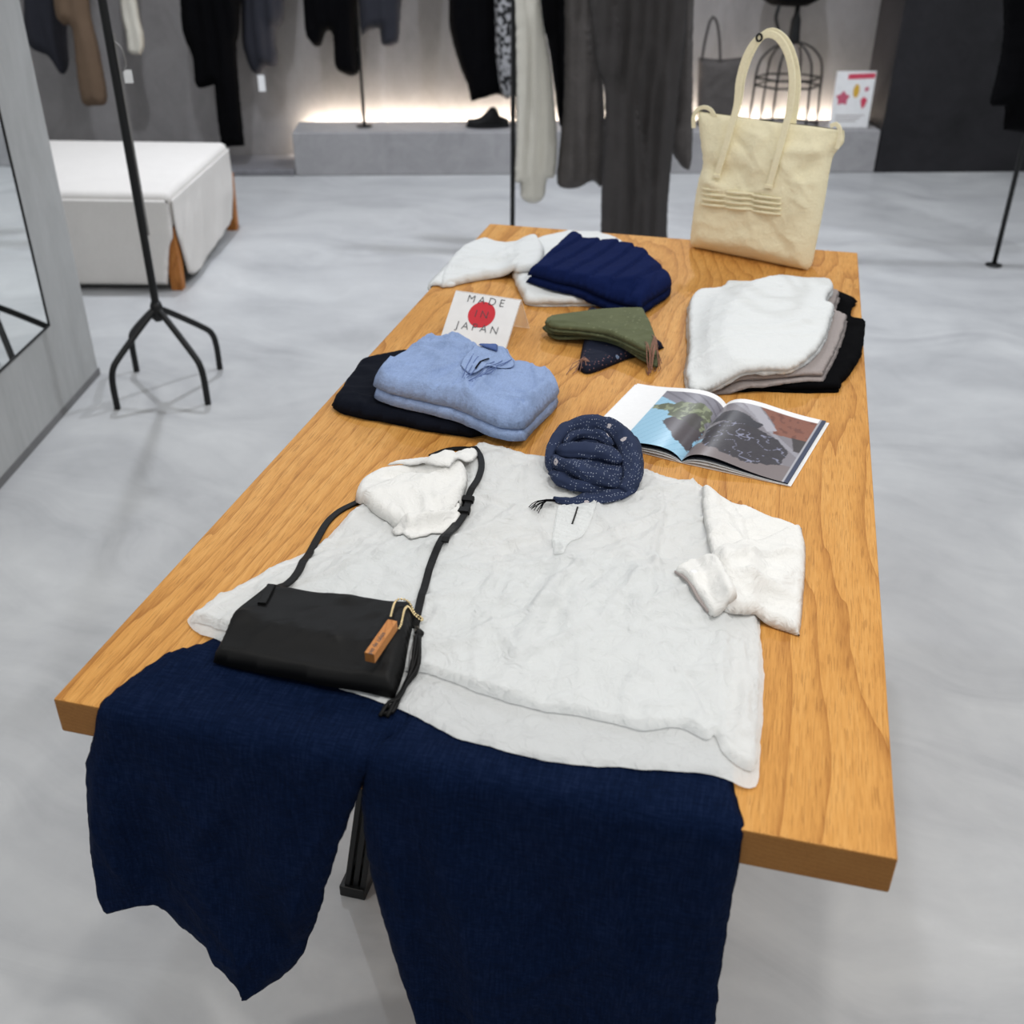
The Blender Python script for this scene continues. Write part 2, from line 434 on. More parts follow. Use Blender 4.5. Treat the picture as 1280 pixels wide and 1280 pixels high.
def m_concrete(name, a, b, rough=.45, scale=1.0, spec=.4, streak=(1, 1, 1)):
    t = NT(name); v = t.vmap(streak)
    n1 = t.noise(v, .9 * scale, 6, .62, 1.4); n2 = t.noise(v, 4.5 * scale, 5, .6, 2.0); n3 = t.noise(v, 60 * scale, 3)
    f = t.math('ADD', t.math('MULTIPLY', n1, .55), t.math('ADD', t.math('MULTIPLY', n2, .35), t.math('MULTIPLY', n3, .1)))
    col = t.ramp(f, [(.30, a), (.68, b)])
    rg = t.math('MULTIPLY_ADD', n2, .25, rough - .12)
    return t.fin(col, rg, t.bump(n2, .05, .002), 0, spec)

M = {}
def m_floor():
    t = NT('trowelled_concrete')
    w1 = t.noise(t.tc.outputs['Object'], .8, 3, .5)
    vm = t.n('VectorMath', operation='MULTIPLY_ADD'); wc = t.n('TexNoise'); t.l(t.tc.outputs['Object'], wc.inputs[0]); wc.inputs['Scale'].default_value = 1.1; wc.inputs['Detail'].default_value = 2
    t.l(wc.outputs['Color'], vm.inputs[0]); vm.inputs[1].default_value = (1.1, 1.1, 0); t.l(t.tc.outputs['Object'], vm.inputs[2])
    sw = t.noise(t.vmap((.9, 3.4, 1), (0, 0, .5), vm.outputs[0]), 1.5, 7, .62, .6)
    bl = t.noise(t.tc.outputs['Object'], 2.2, 5, .6, .8)
    sp = t.noise(t.tc.outputs['Object'], 45, 2)
    f = t.math('ADD', t.math('MULTIPLY', sw, .56), t.math('ADD', t.math('MULTIPLY', bl, .32), t.math('MULTIPLY', t.noise(t.tc.outputs['Object'], 14, 4, .65, .5), .12)))
    col = t.ramp(f, [(.28, srgb(156, 157, 159)), (.46, srgb(178, 179, 180)), (.6, srgb(191, 192, 192)), (.76, srgb(213, 214, 214))])
    scuff = t.math('GREATER_THAN', t.noise(t.tc.outputs['Object'], 26, 2, .6), .77)
    col = t.mix(t.math('MULTIPLY', scuff, .22), col, srgb(110, 110, 112))
    rg = t.math('MULTIPLY_ADD', bl, .35, .26)
    return t.fin(col, rg, t.bump(sw, .04, .003), 0, .42)
M['floor'] = m_floor()
M['wall'] = m_concrete('grey_plaster', srgb(98, 98, 99), srgb(132, 131, 131), .6, 1.0, .3, (1, 1, .5))
M['wall_pale'] = m_concrete('pale_grey_plaster', srgb(118, 115, 115), srgb(150, 147, 146), .6, 1.2, .3, (1, 1, .5))
M['slab'] = m_concrete('mirror_surround_plaster', srgb(160, 161, 160), srgb(188, 189, 188), .55, 1.3, .3, (2.2, 2.2, .5))
M['plinth'] = m_concrete('concrete_plinth', srgb(138, 137, 139), srgb(170, 169, 170), .55, 1.5, .3)
M['stone'] = m_concrete('black_stone', srgb(14, 14, 17), srgb(40, 39, 43), .55, 2.2, .3)
M['kerb'] = m_concrete('dark_kerb', srgb(80, 80, 84), srgb(135, 134, 138), .35, 3.0, .5)
M['oak'] = m_wood('oiled_oak', srgb(222, 170, 100), srgb(202, 145, 74), srgb(158, 102, 44))
M['legwood'] = m_wood('leg_oak', srgb(200, 140, 80), srgb(176, 112, 56), srgb(130, 80, 38), 2, 2.0)
M['tagwood'] = m_wood('walnut_tag', srgb(206, 148, 92), srgb(186, 124, 70), srgb(146, 90, 46), 1, 6.0)
M['iron'] = m_plain('black_iron', srgb(15, 16, 17), .45, 0.0, .35)
M['steel'] = m_plain('brushed_steel', srgb(150, 148, 146), .3, 1.0)
M['gold'] = m_plain('pale_gold', srgb(240, 218, 170), .25, 1.0)
M['linen'] = m_cloth('white_linen', srgb(238, 240, 239), 1000, .05, .02, .2, 0, .85, .6, see=.25)
M['linen_solid'] = m_cloth('white_linen_thick', srgb(228, 227, 223), 900, .06, .02, .25, 0, .85, .5)
M['jersey'] = m_cloth('white_jersey', srgb(220, 222, 221), 700, .05, .02, .3, 0, .9, .3)
M['navy'] = m_cloth('navy_linen', srgb(8, 21, 46), 520, 1.0, .2, .35, 0, .85, .35, vert=True, spec=.04)
M['ink'] = m_cloth('ink_cotton', srgb(11, 15, 26), 700, .2, .1, .3, 0, .9, .2, spec=.12)
M['knit'] = m_cloth('navy_knit', srgb(17, 29, 70), 420, .35, .1, .5, 0, .9, .1, spec=.05)
M['chambray'] = m_cloth('chambray', srgb(140, 160, 197), 800, .35, .1, .3, 0, .85, .4)
M['chambray_dark'] = m_cloth('chambray_inside', srgb(80, 100, 150), 800, .3, .1, .3, 0, .9, .3)
M['tuck_shade'] = m_cloth('chambray_tuck_shade', srgb(98, 116, 160), 800, .2, .05, .2)
M['olive'] = m_cloth('olive_cotton', srgb(92, 97, 70), 800, .35, .14, .35, 0, .9, .35)
M['taupe'] = m_cloth('taupe_jersey', srgb(158, 149, 146), 700, .15, .05, .3, 0, .9, .25)
M['black'] = m_cloth('black_jersey', srgb(8, 8, 10), 700, .15, .1, .3, 0, .9, .2, spec=.04)
M['leather'] = None
M['canvas'] = m_cloth('cream_canvas', srgb(238, 228, 194), 420, .18, .05, .35, 0, .85, .3)
M['slipcover'] = m_cloth('slipcover_linen', srgb(218, 214, 209), 500, .12, .04, .3, 0, .9, .2)
M['cream'] = m_cloth('cream_wool', srgb(206, 202, 190), 500, .1, .06, .3, 0, .9)
M['ash'] = m_cloth('ash_cotton', srgb(64, 61, 60), 400, .25, .2, .3, 0, .9, .3)
M['ash_light'] = m_cloth('worn_ash_cotton', srgb(82, 78, 76), 300, .4, .3, .4, 0, .9, .3)
M['brown'] = m_cloth('camel_wool', srgb(104, 86, 70), 400, .2, .12, .3, 0, .9)
M['slate'] = m_cloth('slate_wool', srgb(42, 43, 50), 400, .2, .12, .3, 0, .9)
M['white'] = m_plain('white_card', srgb(236, 236, 236), .5)
M['red'] = m_plain('red_print', srgb(206, 32, 48), .5)
M['ink_print'] = m_plain('grey_print', srgb(70, 72, 76), .6)
M['thread'] = m_cloth('pink_brown_thread', srgb(150, 112, 96), 500, .2, .1, .3)
M['gap_shade'] = m_plain('painted_gap_shade', srgb(30, 29, 27), .9)  # near-black colour painted for the shade in slits and gaps
def m_leather():
    t = NT('black_leather'); v = t.tc.outputs['Object']
    vo = t.n('TexVoronoi'); t.l(v, vo.inputs['Vector']); vo.inputs['Scale'].default_value = 420
    big = t.noise(v, 9, 4, .55, .6)
    nm = t.bump(vo.outputs['Distance'], .15, .0006); nm = t.bump(big, .3, .006, nm)
    return t.fin(t.mix(big, srgb(6, 6, 6), srgb(13, 13, 13)), .55, nm, 0, .22)
M['leather'] = m_leather()
def m_dotted(name, c, spots, spot_r, dot=260, dcol=srgb(170, 178, 196), scol=srgb(196, 188, 190)):
    t = NT(name); v = t.tc.outputs['Object']
    vo = t.n('TexVoronoi'); t.l(v, vo.inputs['Vector']); vo.inputs['Scale'].default_value = dot; vo.inputs['Randomness'].default_value = .35
    isdot = t.math('LESS_THAN', vo.outputs['Distance'], .22)
    big = t.noise(v, 30, 3)
    patch = t.math('GREATER_THAN', t.noise(v, 16, 2), .43)
    col = t.mix(big, dark(c, .75), dark(c, 1.2))
    col = t.mix(t.math('MULTIPLY', t.math('MULTIPLY', isdot, patch), .6), col, dcol)
    nz = t.math('MULTIPLY', t.noise(v, 500, 2), spot_r * .9)
    for s in spots:
        d = t.n('VectorMath', operation='DISTANCE'); t.l(v, d.inputs[0]); d.inputs[1].default_value = tuple(s)
        q = t.math('ADD', d.outputs['Value'], nz)
        on = t.math('MULTIPLY', t.math('LESS_THAN', q, spot_r * 1.45), t.math('GREATER_THAN', q, spot_r * .7))
        col = t.mix(t.math('MULTIPLY', on, .85), col, scol)
    wv = t.noise(v, 900, 2)
    return t.fin(col, .85, t.bump(wv, .3, .0008), 0, .2)
def m_print(name, attr='print', rough=.35):
    t = NT(name); a = t.n('Attribute'); a.attribute_name = attr
    nz = t.noise(t.tc.outputs['Object'], 120, 3)
    return t.fin(t.mix(t.math('MULTIPLY', nz, .12), a.outputs['Color'], (.25, .25, .27, 1)), rough, None, 0, .4)
M['print'] = m_print('printed_page')
def m_emit(name, c, s):
    t = NT(name); t.b.inputs['Emission Color'].default_value = c; t.b.inputs['Emission Strength'].default_value = s; nz = t.noise(t.tc.outputs['Object'], 5); t.set(t.b.inputs['Base Color'], t.mix(nz, c, dark(c, .9))); return t.m
M['strip'] = m_emit('warm_strip', (1.0, .87, .72, 1), 170)
def m_mirror():
    t = NT('mirror_glass'); nz = t.noise(t.tc.outputs['Object'], 3); return t.fin(t.mix(nz, (.86, .89, .88, 1), (.9, .92, .91, 1)), .01, None, 1.0)
M['mirror'] = m_mirror()
def m_acrylic():
    t = NT('clear_acrylic'); nz = t.noise(t.tc.outputs['Object'], 8)
    t.fin(t.mix(nz, (.93, .95, .95, 1), (.97, .98, .98, 1)), .05, None, 0, .5); t.b.inputs['Alpha'].default_value = .35; return t.m
M['acrylic'] = m_acrylic()
def m_leopard():
    t = NT('mottled_print'); v = t.tc.outputs['Object']
    f = t.noise(v, 42, 2, .5, .3); return t.fin(t.ramp(f, [(.46, srgb(20, 20, 22)), (.52, srgb(150, 150, 152))]), .9)
M['mottled'] = m_leopard()

# ================================================================== the room
RA = math.radians(16.5); RU = np.array([math.cos(RA), math.sin(RA), 0]); RV = np.array([-math.sin(RA), math.cos(RA), 0]); RZ = np.array([0, 0, 1.0])
RO = np.array([-1.932, 4.848, 0])
def room(u, v, z): return RO + RU * u + RV * v + RZ * z
def rbox(name, u0, u1, v0, v1, z0, z1, mat, parent=None, bevel=0.0, label=None):
    return box(name, room((u0 + u1) / 2, (v0 + v1) / 2, (z0 + z1) / 2), RU * (u1 - u0) / 2, RV * (v1 - v0) / 2, RZ * (z1 - z0) / 2, mat, parent, bevel, label=label)
WD = 0.36                                        # depth from the front of the plinth to the back wall
s = rbox('floor', -3.2, 6.0, -7.2, WD + .3, -.08, 0, M['floor']); s['kind'] = 'structure'
s = rbox('wall_back', -3.2, 3.262, WD, WD + .2, 0, 3.0, M['wall_pale']); s['kind'] = 'structure'
s = rbox('wall_right', 3.262, 6.0, 0.0, WD + .2, 0, 3.0, M['stone'], bevel=.004); s['kind'] = 'structure'
s = rbox('trim_1', -3.2, -.004, 0.0, WD - .002, .0, .035, M['kerb'], bevel=.008); s['kind'] = 'structure'
tag(rbox('concrete_plinth', 0, 3.255, 0, WD - .07, 0, .232, M['plinth'], bevel=.006), 'long low concrete plinth running along the back wall', 'plinth')
tag(rbox('light_strip', .06, 3.2, WD - .05, WD - .02, .15, .17, M['strip']), 'warm light strip glowing behind the concrete plinth', 'light')

# slab with the mirror, on the left
SA = np.array([-1.485, 2.209, 0]); SB = np.array([-1.317, 1.426, 0]); SD = (SB - SA) / np.linalg.norm(SB - SA); SN = np.array([-SD[1], SD[0], 0])   # SN faces the table
if SN @ (np.array([.5, 1, 0]) - SA) < 0: SN = -SN
def slab(t, n, z): return SA + SD * t + SN * n + RZ * z
s = box('wall_left', slab(.85, -.155, 1.5), SD * .85, SN * .145, RZ * 1.5, M['slab'], bevel=.004); s['kind'] = 'structure'
s = box('trim_shade', slab(.85, -.155, .012), SD * .853, SN * .148, RZ * .012, M['wall']); s['kind'] = 'structure'  # base strip, its darker colour painted for the shadow line there
mt = thing('wall_mirror', 'tall mirror set flush into the grey plaster slab', 'mirror', slab(.95, -.01, .296))
box('mirror_glass', slab(.93, -.008, 1.248), SD * .64, SN * .004, RZ * .952, M['mirror'], mt)
for a, b, c in (((.2865, 1.248), .0025, .956), ((1.5735, 1.248), .0025, .956)):
    box('edge_strip', slab(a[0], -.007, a[1]), SD * b, SN * .006, RZ * c, M['iron'], mt)
box('edge_strip', slab(.93, -.007, .2935), SD * .645, SN * .006, RZ * .0025, M['iron'], mt)

# ================================================================== display table
tb = thing('display_table', 'long solid oak display table on black metal legs', 'table', (TW / 2, TL / 2, 0))
box('tabletop', (TW / 2, TL / 2, H - TT / 2), (TW / 2, 0, 0), (0, TL / 2, 0), (0, 0, TT / 2), M['oak'], tb, .0025, 2)
for sx in (0, 1):
    for sy in (0, 1):
        fx = .15 if sx == 0 else TW - .15; fy = .40 if sy == 0 else TL - .40
        tx = .27 if sx == 0 else TW - .27; ty = fy
        a, b = np.array([fx, fy, .0]), np.array([tx, ty, H - TT])
        d = (b - a) / np.linalg.norm(b - a); sx_ = np.cross(d, [0, 1, 0]); sx_ /= np.linalg.norm(sx_); L = np.linalg.norm(b - a)
        lg = box('leg', (a + b) / 2 + d * .0, sx_ * .005, (0, .016, 0), d * (L / 2 - .003), M['iron'], tb, .001)
        for q in (-1, 1):
            box('leg_flange', (a + b) / 2 + sx_ * q * .014, sx_ * .005, (0, .019, 0), d * (L / 2 - .004), M['iron'], lg, .0015)
        box('foot_plate', (fx, fy, .012), (.023, 0, 0), (0, .024, 0), (0, 0, .012), M['iron'], lg, .002)
    box('crossbar', (.27 if sx == 0 else TW - .27, TL / 2, H - TT - .022), (.016, 0, 0), (0, TL / 2 - .3, 0), (0, 0, .02), M['iron'], tb, .002)

# ================================================================== trousers over the table's end
ER = 0.012
def hang_map(x, s, h):
    a = np.clip((ER - s) / ER, 0, math.pi / 2); over = np.maximum(0, (ER - s) - ER * math.pi / 2)
    y = np.where(s >= ER, s, ER - (ER + h) * np.sin(a)); z = np.where(s >= ER, H + h, H - ER + (ER + h) * np.cos(a)) - over
    return np.stack([x, y, z], 1) + np.array([0, 0, .0012]) * (s >= 0)[:, None] - np.array([0, .0015, 0]) * (s < ER)[:, None]
def hang_pt(px, py):
    p = onplane(px, py, (0, -.003, 0), np.array([0, 1.0, 0])); return (p[0], ER - ER * math.pi / 2 - (H - ER - p[2]))
def tp(px, py):
    p = onz(px, py, H + .002); return (p[0], p[1])
tr = thing('linen_trousers', 'wide navy linen trousers hanging over the table end', 'trousers', (.40, .1, H))
left = [tp(107, 893)[:2], hang_pt(107, 960), hang_pt(110, 1030), hang_pt(116, 1088), hang_pt(128, 1112), hang_pt(146, 1131) + ('c',), hang_pt(188, 1128), hang_pt(203, 1134),
        hang_pt(228, 1158), hang_pt(262, 1180), hang_pt(302, 1206) + ('c',), hang_pt(304, 1226), hang_pt(322, 1234), hang_pt(346, 1226), hang_pt(372, 1202), hang_pt(392, 1160), hang_pt(408, 1108),
        hang_pt(426, 1050), hang_pt(446, 1000), hang_pt(460, 965), tp(488, 928), tp(515, 905), (.40, .20), (.42, .34), (.33, .40), (.24, .36), (.18, .25), tp(262, 800), tp(215, 815), tp(165, 846)]
def leg_noise(seed, cx):
    def f(x, s, d):
        hang = np.clip(-s / .4, 0, 1)
        a = .018 * hang * (1 + np.sin((x - cx) * 44 + 5 * fbm(x * 3, s * 2.2, seed, 2) + s * 4)) * .7
        b = .003 * crumple(x, s, .07, seed, 1.2, 2.4) + .0022 * crumple(x, s, .03, seed + 3, .6, 1.5)
        c = .012 * np.clip(-s / .25, 0, 1) * (.6 + fbm(x * 5, s * 1.6, seed + 9, 2))
        e = creases(x, s, 70, 1.57, .5, .14, .010, .006, seed) * (.25 + 1.2 * hang)
        return a + b + c + e
    return f
sheet('trouser_leg', left, M['navy'], tr, key='leg_l', res=.006, thick=.007, r=.02, noise=leg_noise(3, .1), mapf=hang_map, wob=.003, seed=3, hem=.0015,
      folds=[fold([tp(330, 890), hang_pt(300, 960), hang_pt(240, 1060)], .014, .006), fold([tp(400, 900), hang_pt(380, 970), hang_pt(330, 1080), hang_pt(310, 1200)], .018, .008),
             fold([hang_pt(150, 960), hang_pt(160, 1040), hang_pt(185, 1120)], .016, .010), fold([hang_pt(240, 1140), hang_pt(300, 1170), hang_pt(390, 1160)], .010, .004, 'step')])
right = [tp(498, 905), tp(470, 928), hang_pt(454, 955), hang_pt(452, 995), hang_pt(457, 1060), hang_pt(470, 1120), hang_pt(492, 1195), hang_pt(520, 1280), hang_pt(545, 1350) + ('c',), hang_pt(700, 1385), hang_pt(880, 1350) + ('c',),
         hang_pt(893, 1280), hang_pt(906, 1180), hang_pt(922, 1090), hang_pt(929, 1045), tp(925, 1010), tp(918, 985), tp(915, 960), (.72, .20), (.70, .36), (.56, .43), (.43, .38), (.405, .22)]
sheet('trouser_leg', right, M['navy'], tr, key='leg_r', res=.006, thick=.007, r=.02, noise=leg_noise(7, .42), mapf=hang_map, wob=.003, seed=8,
      folds=[fold([tp(778, 960), hang_pt(775, 1050), hang_pt(790, 1160), hang_pt(800, 1280)], .016, .012, 'step'), fold([tp(890, 975), hang_pt(897, 1050), hang_pt(885, 1160), hang_pt(868, 1280)], .004, .003, 'step', False),
             fold([tp(560, 930), hang_pt(560, 1030), hang_pt(600, 1180), hang_pt(620, 1280)], .022, .012), fold([hang_pt(700, 1150), hang_pt(705, 1280)], .02, .008), fold([hang_pt(480, 1020), hang_pt(500, 1100), hang_pt(530, 1230)], .01, .006)])

# ================================================================== white shirt
sh = thing('linen_shirt', 'white sheer linen pullover shirt laid flat across the table', 'shirt', (.45, .38, H))
back_hem = [(425, 868), (470, 884), (512, 899), (560, 925), (620, 945), (700, 962), (780, 970), (850, 973), (905, 980)]
right_side = [(936, 984), (947, 976), (950, 955), (953, 900), (955, 850), (952, 800), (948, 760), (940, 700)]
shoulder = [(905, 640), (893, 618), (870, 603), (835, 596), (800, 584), (745, 578), (690, 572), (655, 566), (622, 556), (600, 554), (585, 562), (560, 580), (500, 605), (447, 632)]
left_side = [(398, 680), (343, 706), (290, 737), (255, 758), (236, 770)]
back = tpx(back_hem[::-1][::-1] + right_side + shoulder + left_side + [(238, 783), (273, 806), (320, 835), (380, 855)], .004)
sheet('back_panel', back, M['linen'], sh, res=.006, thick=.002, r=.005, closed=False, drape=['leg_l', 'leg_r'], wob=.003, seed=5, hem=.0022, key='shirt_back', sm=14,
      noise=lambda x, y, d: .001 + creases(x, y, 160, .3, .9, .06, .006, .0035, 5))
front_hem = [(238, 776, ), (262, 782), (290, 800), (360, 825), (440, 842), (525, 847), (560, 858), (600, 875), (650, 890), (705, 901), (762, 912), (800, 921), (850, 920), (882, 933), (892, 926), (905, 948), (930, 963)]
front_side = [(944, 960), (949, 920), (951, 850), (949, 800), (945, 760), (937, 700)]
front = tpx(front_hem + front_side + [(903, 642), (890, 621), (868, 606), (834, 598), (800, 587), (745, 581), (690, 575), (655, 569), (622, 559), (601, 557), (588, 565), (562, 583), (502, 608), (450, 635), (400, 684), (345, 709), (292, 740), (257, 761)], .008)
def shirt_noise(x, y, d):
    b = .006 * (fbm(x * 6, y * 4, 4, 2) + .5) + .0015 * crumple(x, y, .03, 9, -.3)
    return b + .002 + creases(x, y, 190, 1.2, .65, .11, .008, .009, 2) + creases(x, y, 260, .5, .8, .05, .004, .0042, 3)
FF = lambda pts, z=.008: [p[:2] for p in tpx(pts, z)]
sheet('front_panel', front, M['linen'], sh, res=.0042, thick=.0022, r=.005, closed=False, drape=['leg_l', 'leg_r', 'shirt_back'], wob=.003, seed=9, hem=.002, key='shirt_front', sm=10, noise=shirt_noise,
      folds=[fold(FF([(712, 690), (690, 740), (660, 800), (640, 860)]), .012, .008), fold(FF([(700, 690), (672, 725), (640, 760), (590, 800)]), .008, .006, 'step'), fold(FF([(722, 690), (720, 760), (700, 830)]), .009, .005),
             fold(FF([(822, 600), (828, 650), (818, 700), (830, 760)]), .012, .009, 'step'), fold(FF([(885, 660), (905, 740), (900, 860), (905, 930)]), .010, .008), fold(FF([(920, 780), (930, 860), (925, 950)]), .008, .006),
             fold(FF([(640, 600), (600, 660), (540, 720)]), .012, .006), fold(FF([(420, 690), (350, 740), (300, 770)]), .012, .007), fold(FF([(480, 700), (420, 730), (340, 750)]), .010, .006, 'step'),
             fold(FF([(760, 640), (790, 720), (800, 800), (790, 900)]), .016, .006), fold(FF([(600, 560), (620, 575), (655, 580), (690, 585)]), .006, .003, 'step', False)])
# pleated placket and its slit
def tucks(ang, per, amp):
    c, s_ = math.cos(ang), math.sin(ang)
    def f(x, y, d):
        q = (x * c + y * s_) / per; q = q - np.floor(q); return amp * (.35 + .65 * q) * sst(.0, .30, q)
    return f
def pleats(ang, per, amp):
    c, s_ = math.cos(ang), math.sin(ang)
    return lambda x, y, d: amp * np.abs(np.sin((x * c + y * s_) / per * math.pi))
pl = tpx([(697, 634, 'c'), (746, 632, 'c'), (738, 655), (726, 676), (712, 684), (704, 708), (692, 706, 'c'), (690, 678)], .012)
sheet('placket', pl, M['linen'], sh, res=.0018, thick=.0012, r=.002, drape=['shirt_front'], key='placket', noise=tucks(1.25, .0085, .0030), sm=2, closed=False, gap=.0006)
sp = [tuple(onz(*q, H + .018)) for q in [(722, 634), (719, 645), (715, 656)]]
ribbon('neck_slit', smooth3([(p[0], p[1], table_z(p[0], p[1], ['placket', 'shirt_front']) + .001) for p in sp], .006), .0022, .0012, M['gap_shade'], sh)  # dark ribbon paints the shade inside the slit
# right sleeve
up = tpx([(878, 612), (905, 620), (935, 628), (965, 640), (1001, 655), (1003, 700), (975, 745), (910, 740), (885, 690)], .012)
sheet('upper_sleeve', up, M['linen_solid'], sh, res=.0045, thick=.005, r=.007, drape=['shirt_front', 'shirt_back'], key='sleeve_a', sm=10, wob=.002, noise=lambda x, y, d: .002 + creases(x, y, 40, .2, .5, .06, .008, .004, 33),
      folds=[fold(FF([(905, 622), (925, 650), (935, 685)]), .008, .006, 'step')])
lo_ = tpx([(1003, 655, 'c'), (1008, 692), (1006, 740), (1002, 784, 'c'), (988, 779), (968, 773), (948, 769), (925, 776), (905, 780), (893, 765), (878, 730), (876, 712), (925, 686), (968, 667)], .016)
sheet('forearm_sleeve', lo_, M['linen_solid'], sh, res=.004, thick=.008, r=.008, drape=['shirt_front', 'shirt_back', 'sleeve_a'], key='sleeve_b', sm=14, wob=.002, noise=lambda x, y, d: .003 + creases(x, y, 50, .3, .45, .07, .008, .005, 41) + .002 * crumple(x, y, .025, 4),
      folds=[fold(FF([(1000, 690), (960, 698), (920, 715), (890, 728)], .02), .012, .008, 'step'), fold(FF([(990, 740), (950, 735), (915, 745)], .02), .012, .005)])
cf = tpx([(842, 727, 'c'), (856, 713), (872, 711), (892, 722), (906, 745), (918, 772), (905, 780), (888, 784, 'c'), (872, 762), (858, 744)], .016)
cuff_r = sheet('cuff', cf, M['linen_solid'], sh, res=.003, thick=.011, r=.006, drape=['shirt_front', 'sleeve_b'], key='cuff', sm=10, wob=.003, noise=pleats(.3, .012, .0016), folds=[fold(FF([(848, 728), (870, 755), (890, 780)], .02), .004, .003)])
cz = onz(866, 729, H + .03)
lathe('button', (cz[0], cz[1], table_z(cz[0], cz[1], ['cuff']) - .0005), [(.0045, 0), (.005, .001), (.0045, .002), (.002, .0016)], M['white'], cuff_r, 14)
ribbon('cuff_opening', smooth3([(p[0], p[1], table_z(p[0], p[1], ['shirt_front']) + .0035) for p in [onz(*q, H + .010) for q in [(843, 732), (858, 750), (872, 768), (884, 783)]]], .006), .004, .003, M['taupe'], cuff_r)  # taupe ribbon stands in for the shade inside the cuff
# left sleeve, puffed and folded back
ls = tpxz([(446, 602), (456, 589), (482, 577), (520, 573), (556, 572), (580, 585), (585, 604), (580, 626), (574, 641), (555, 660), (532, 669), (515, 681, 'c'), (490, 664), (466, 645), (445, 622)], .004, .022)
sheet('puffed_sleeve', ls, M['linen_solid'], sh, res=.004, thick=.015, r=.012, drape=['shirt_front', 'shirt_back'], key='sleeve_c', sm=10, wob=.001, noise=lambda x, y, d: .001 + creases(x, y, 22, 1.9, .4, .08, .010, .0032, 14),
      folds=[fold(FF([(474, 590), (500, 588), (525, 590), (552, 600)], .025), .012, -.011), fold(FF([(528, 618), (533, 640), (530, 662)], .025), .005, .005), fold(FF([(545, 622), (552, 640), (562, 655)], .025), .005, .005), fold(FF([(495, 615), (508, 645), (515, 675)], .025), .008, .004, 'step')])
lf = tpx([(484, 578), (520, 573), (548, 571), (572, 565), (592, 561), (597, 570), (590, 582), (574, 590), (563, 603, 'c'), (542, 599), (522, 589), (503, 582)], .018)
sheet('sleeve_fold', lf, M['linen_solid'], sh, res=.004, thick=.003, r=.004, drape=['shirt_front', 'shirt_back', 'sleeve_c'], key='sleeve_d', sm=30, wob=.0005, noise=lambda x, y, d: .001 + creases(x, y, 10, .3, .4, .06, .010, .002, 61))
cl = tpx([(513, 680, 'c'), (490, 660), (505, 655), (535, 650), (562, 640), (574, 628, 'c'), (576, 641), (557, 661), (540, 664), (528, 672)], .022)
sheet('cuff', cl, M['linen_solid'], sh, res=.003, thick=.003, r=.003, drape=['sleeve_c', 'shirt_front'], key='cuff_b', sm=6, wob=.002, noise=pleats(.1, .012, .0014))
SHIRT = ['shirt_front', 'shirt_back', 'sleeve_a', 'sleeve_b', 'sleeve_c', 'sleeve_d', 'cuff', 'cuff_b', 'placket']

# ================================================================== black shoulder bag
bg = thing('shoulder_bag', 'small flat black leather shoulder bag lying on the white shirt', 'bag', (.26, .16, H))
bo = tpx([(334, 751, 'c'), (370, 754), (420, 763), (470, 772), (519, 775, 'c'), (516, 800), (507, 840), (493, 874, 'c'), (450, 866), (400, 857), (330, 842), (266, 826, 'c'), (286, 798), (310, 772)], .018)
sheet('bag_body', bo, M['leather'], bg, res=.004, thick=.017, r=.009, drape=['leg_l', 'leg_r', 'shirt_back', 'shirt_front'], sm=60, key='bag', noise=lambda x, y, d: .002 + creases(x, y, 26, .6, .8, .07, .014, .003, 71) + .003 * fbm(x * 8, y * 8, 4, 2),
      folds=[fold(FF([(274, 822), (330, 834), (400, 848), (470, 861), (486, 864), (500, 830), (510, 797)], .03), .003, -.004, 'ridge', False), fold(FF([(505, 785), (490, 800), (470, 840)], .03), .01, .004)])
def strap_pts(px, keys, lift=.002, zg=.015, res=.008, wmax=True):
    P = []
    for q in px:
        p = onz(q[0], q[1], H + zg); z = table_z(p[0], p[1], keys); p = onz(q[0], q[1], z + lift); P.append([p[0], p[1], table_z(p[0], p[1], keys) + lift])
    P = smooth3(P, res)
    for p in P: p[2] = max(p[2], table_z(p[0], p[1], keys) + lift)
    z = P[:, 2].copy()
    for k in range(3): z[1:-1] = np.maximum(z[1:-1], (z[:-2] + z[2:]) / 2)
    P[:, 2] = z
    return P
base_keys = ['leg_l', 'leg_r', 'shirt_back', 'shirt_front', 'bag']
ribbon('strap', strap_pts([(328, 762), (345, 745), (372, 715), (400, 668), (420, 642), (449, 624)], base_keys), .010, .003, M['leather'], bg)
ribbon('strap', strap_pts([(519, 784), (523, 760), (532, 730), (541, 700), (552, 680), (570, 655), (580, 636), (586, 620), (598, 598), (602, 580), (596, 566), (580, 560), (560, 562), (538, 570)], base_keys + ['sleeve_d', 'sleeve_c']), .0095, .003, M['leather'], bg)
ribbon('strap_end', strap_pts([(586, 622), (582, 640), (570, 660), (556, 680)], base_keys, .006), .0095, .003, M['leather'], bg)
for q in ((586, 621), (581, 636)):
    P = strap_pts([q, (q[0] - 2, q[1] + 5)], base_keys, .007)
    ribbon('strap_keeper', P, .017, .007, M['leather'], bg)
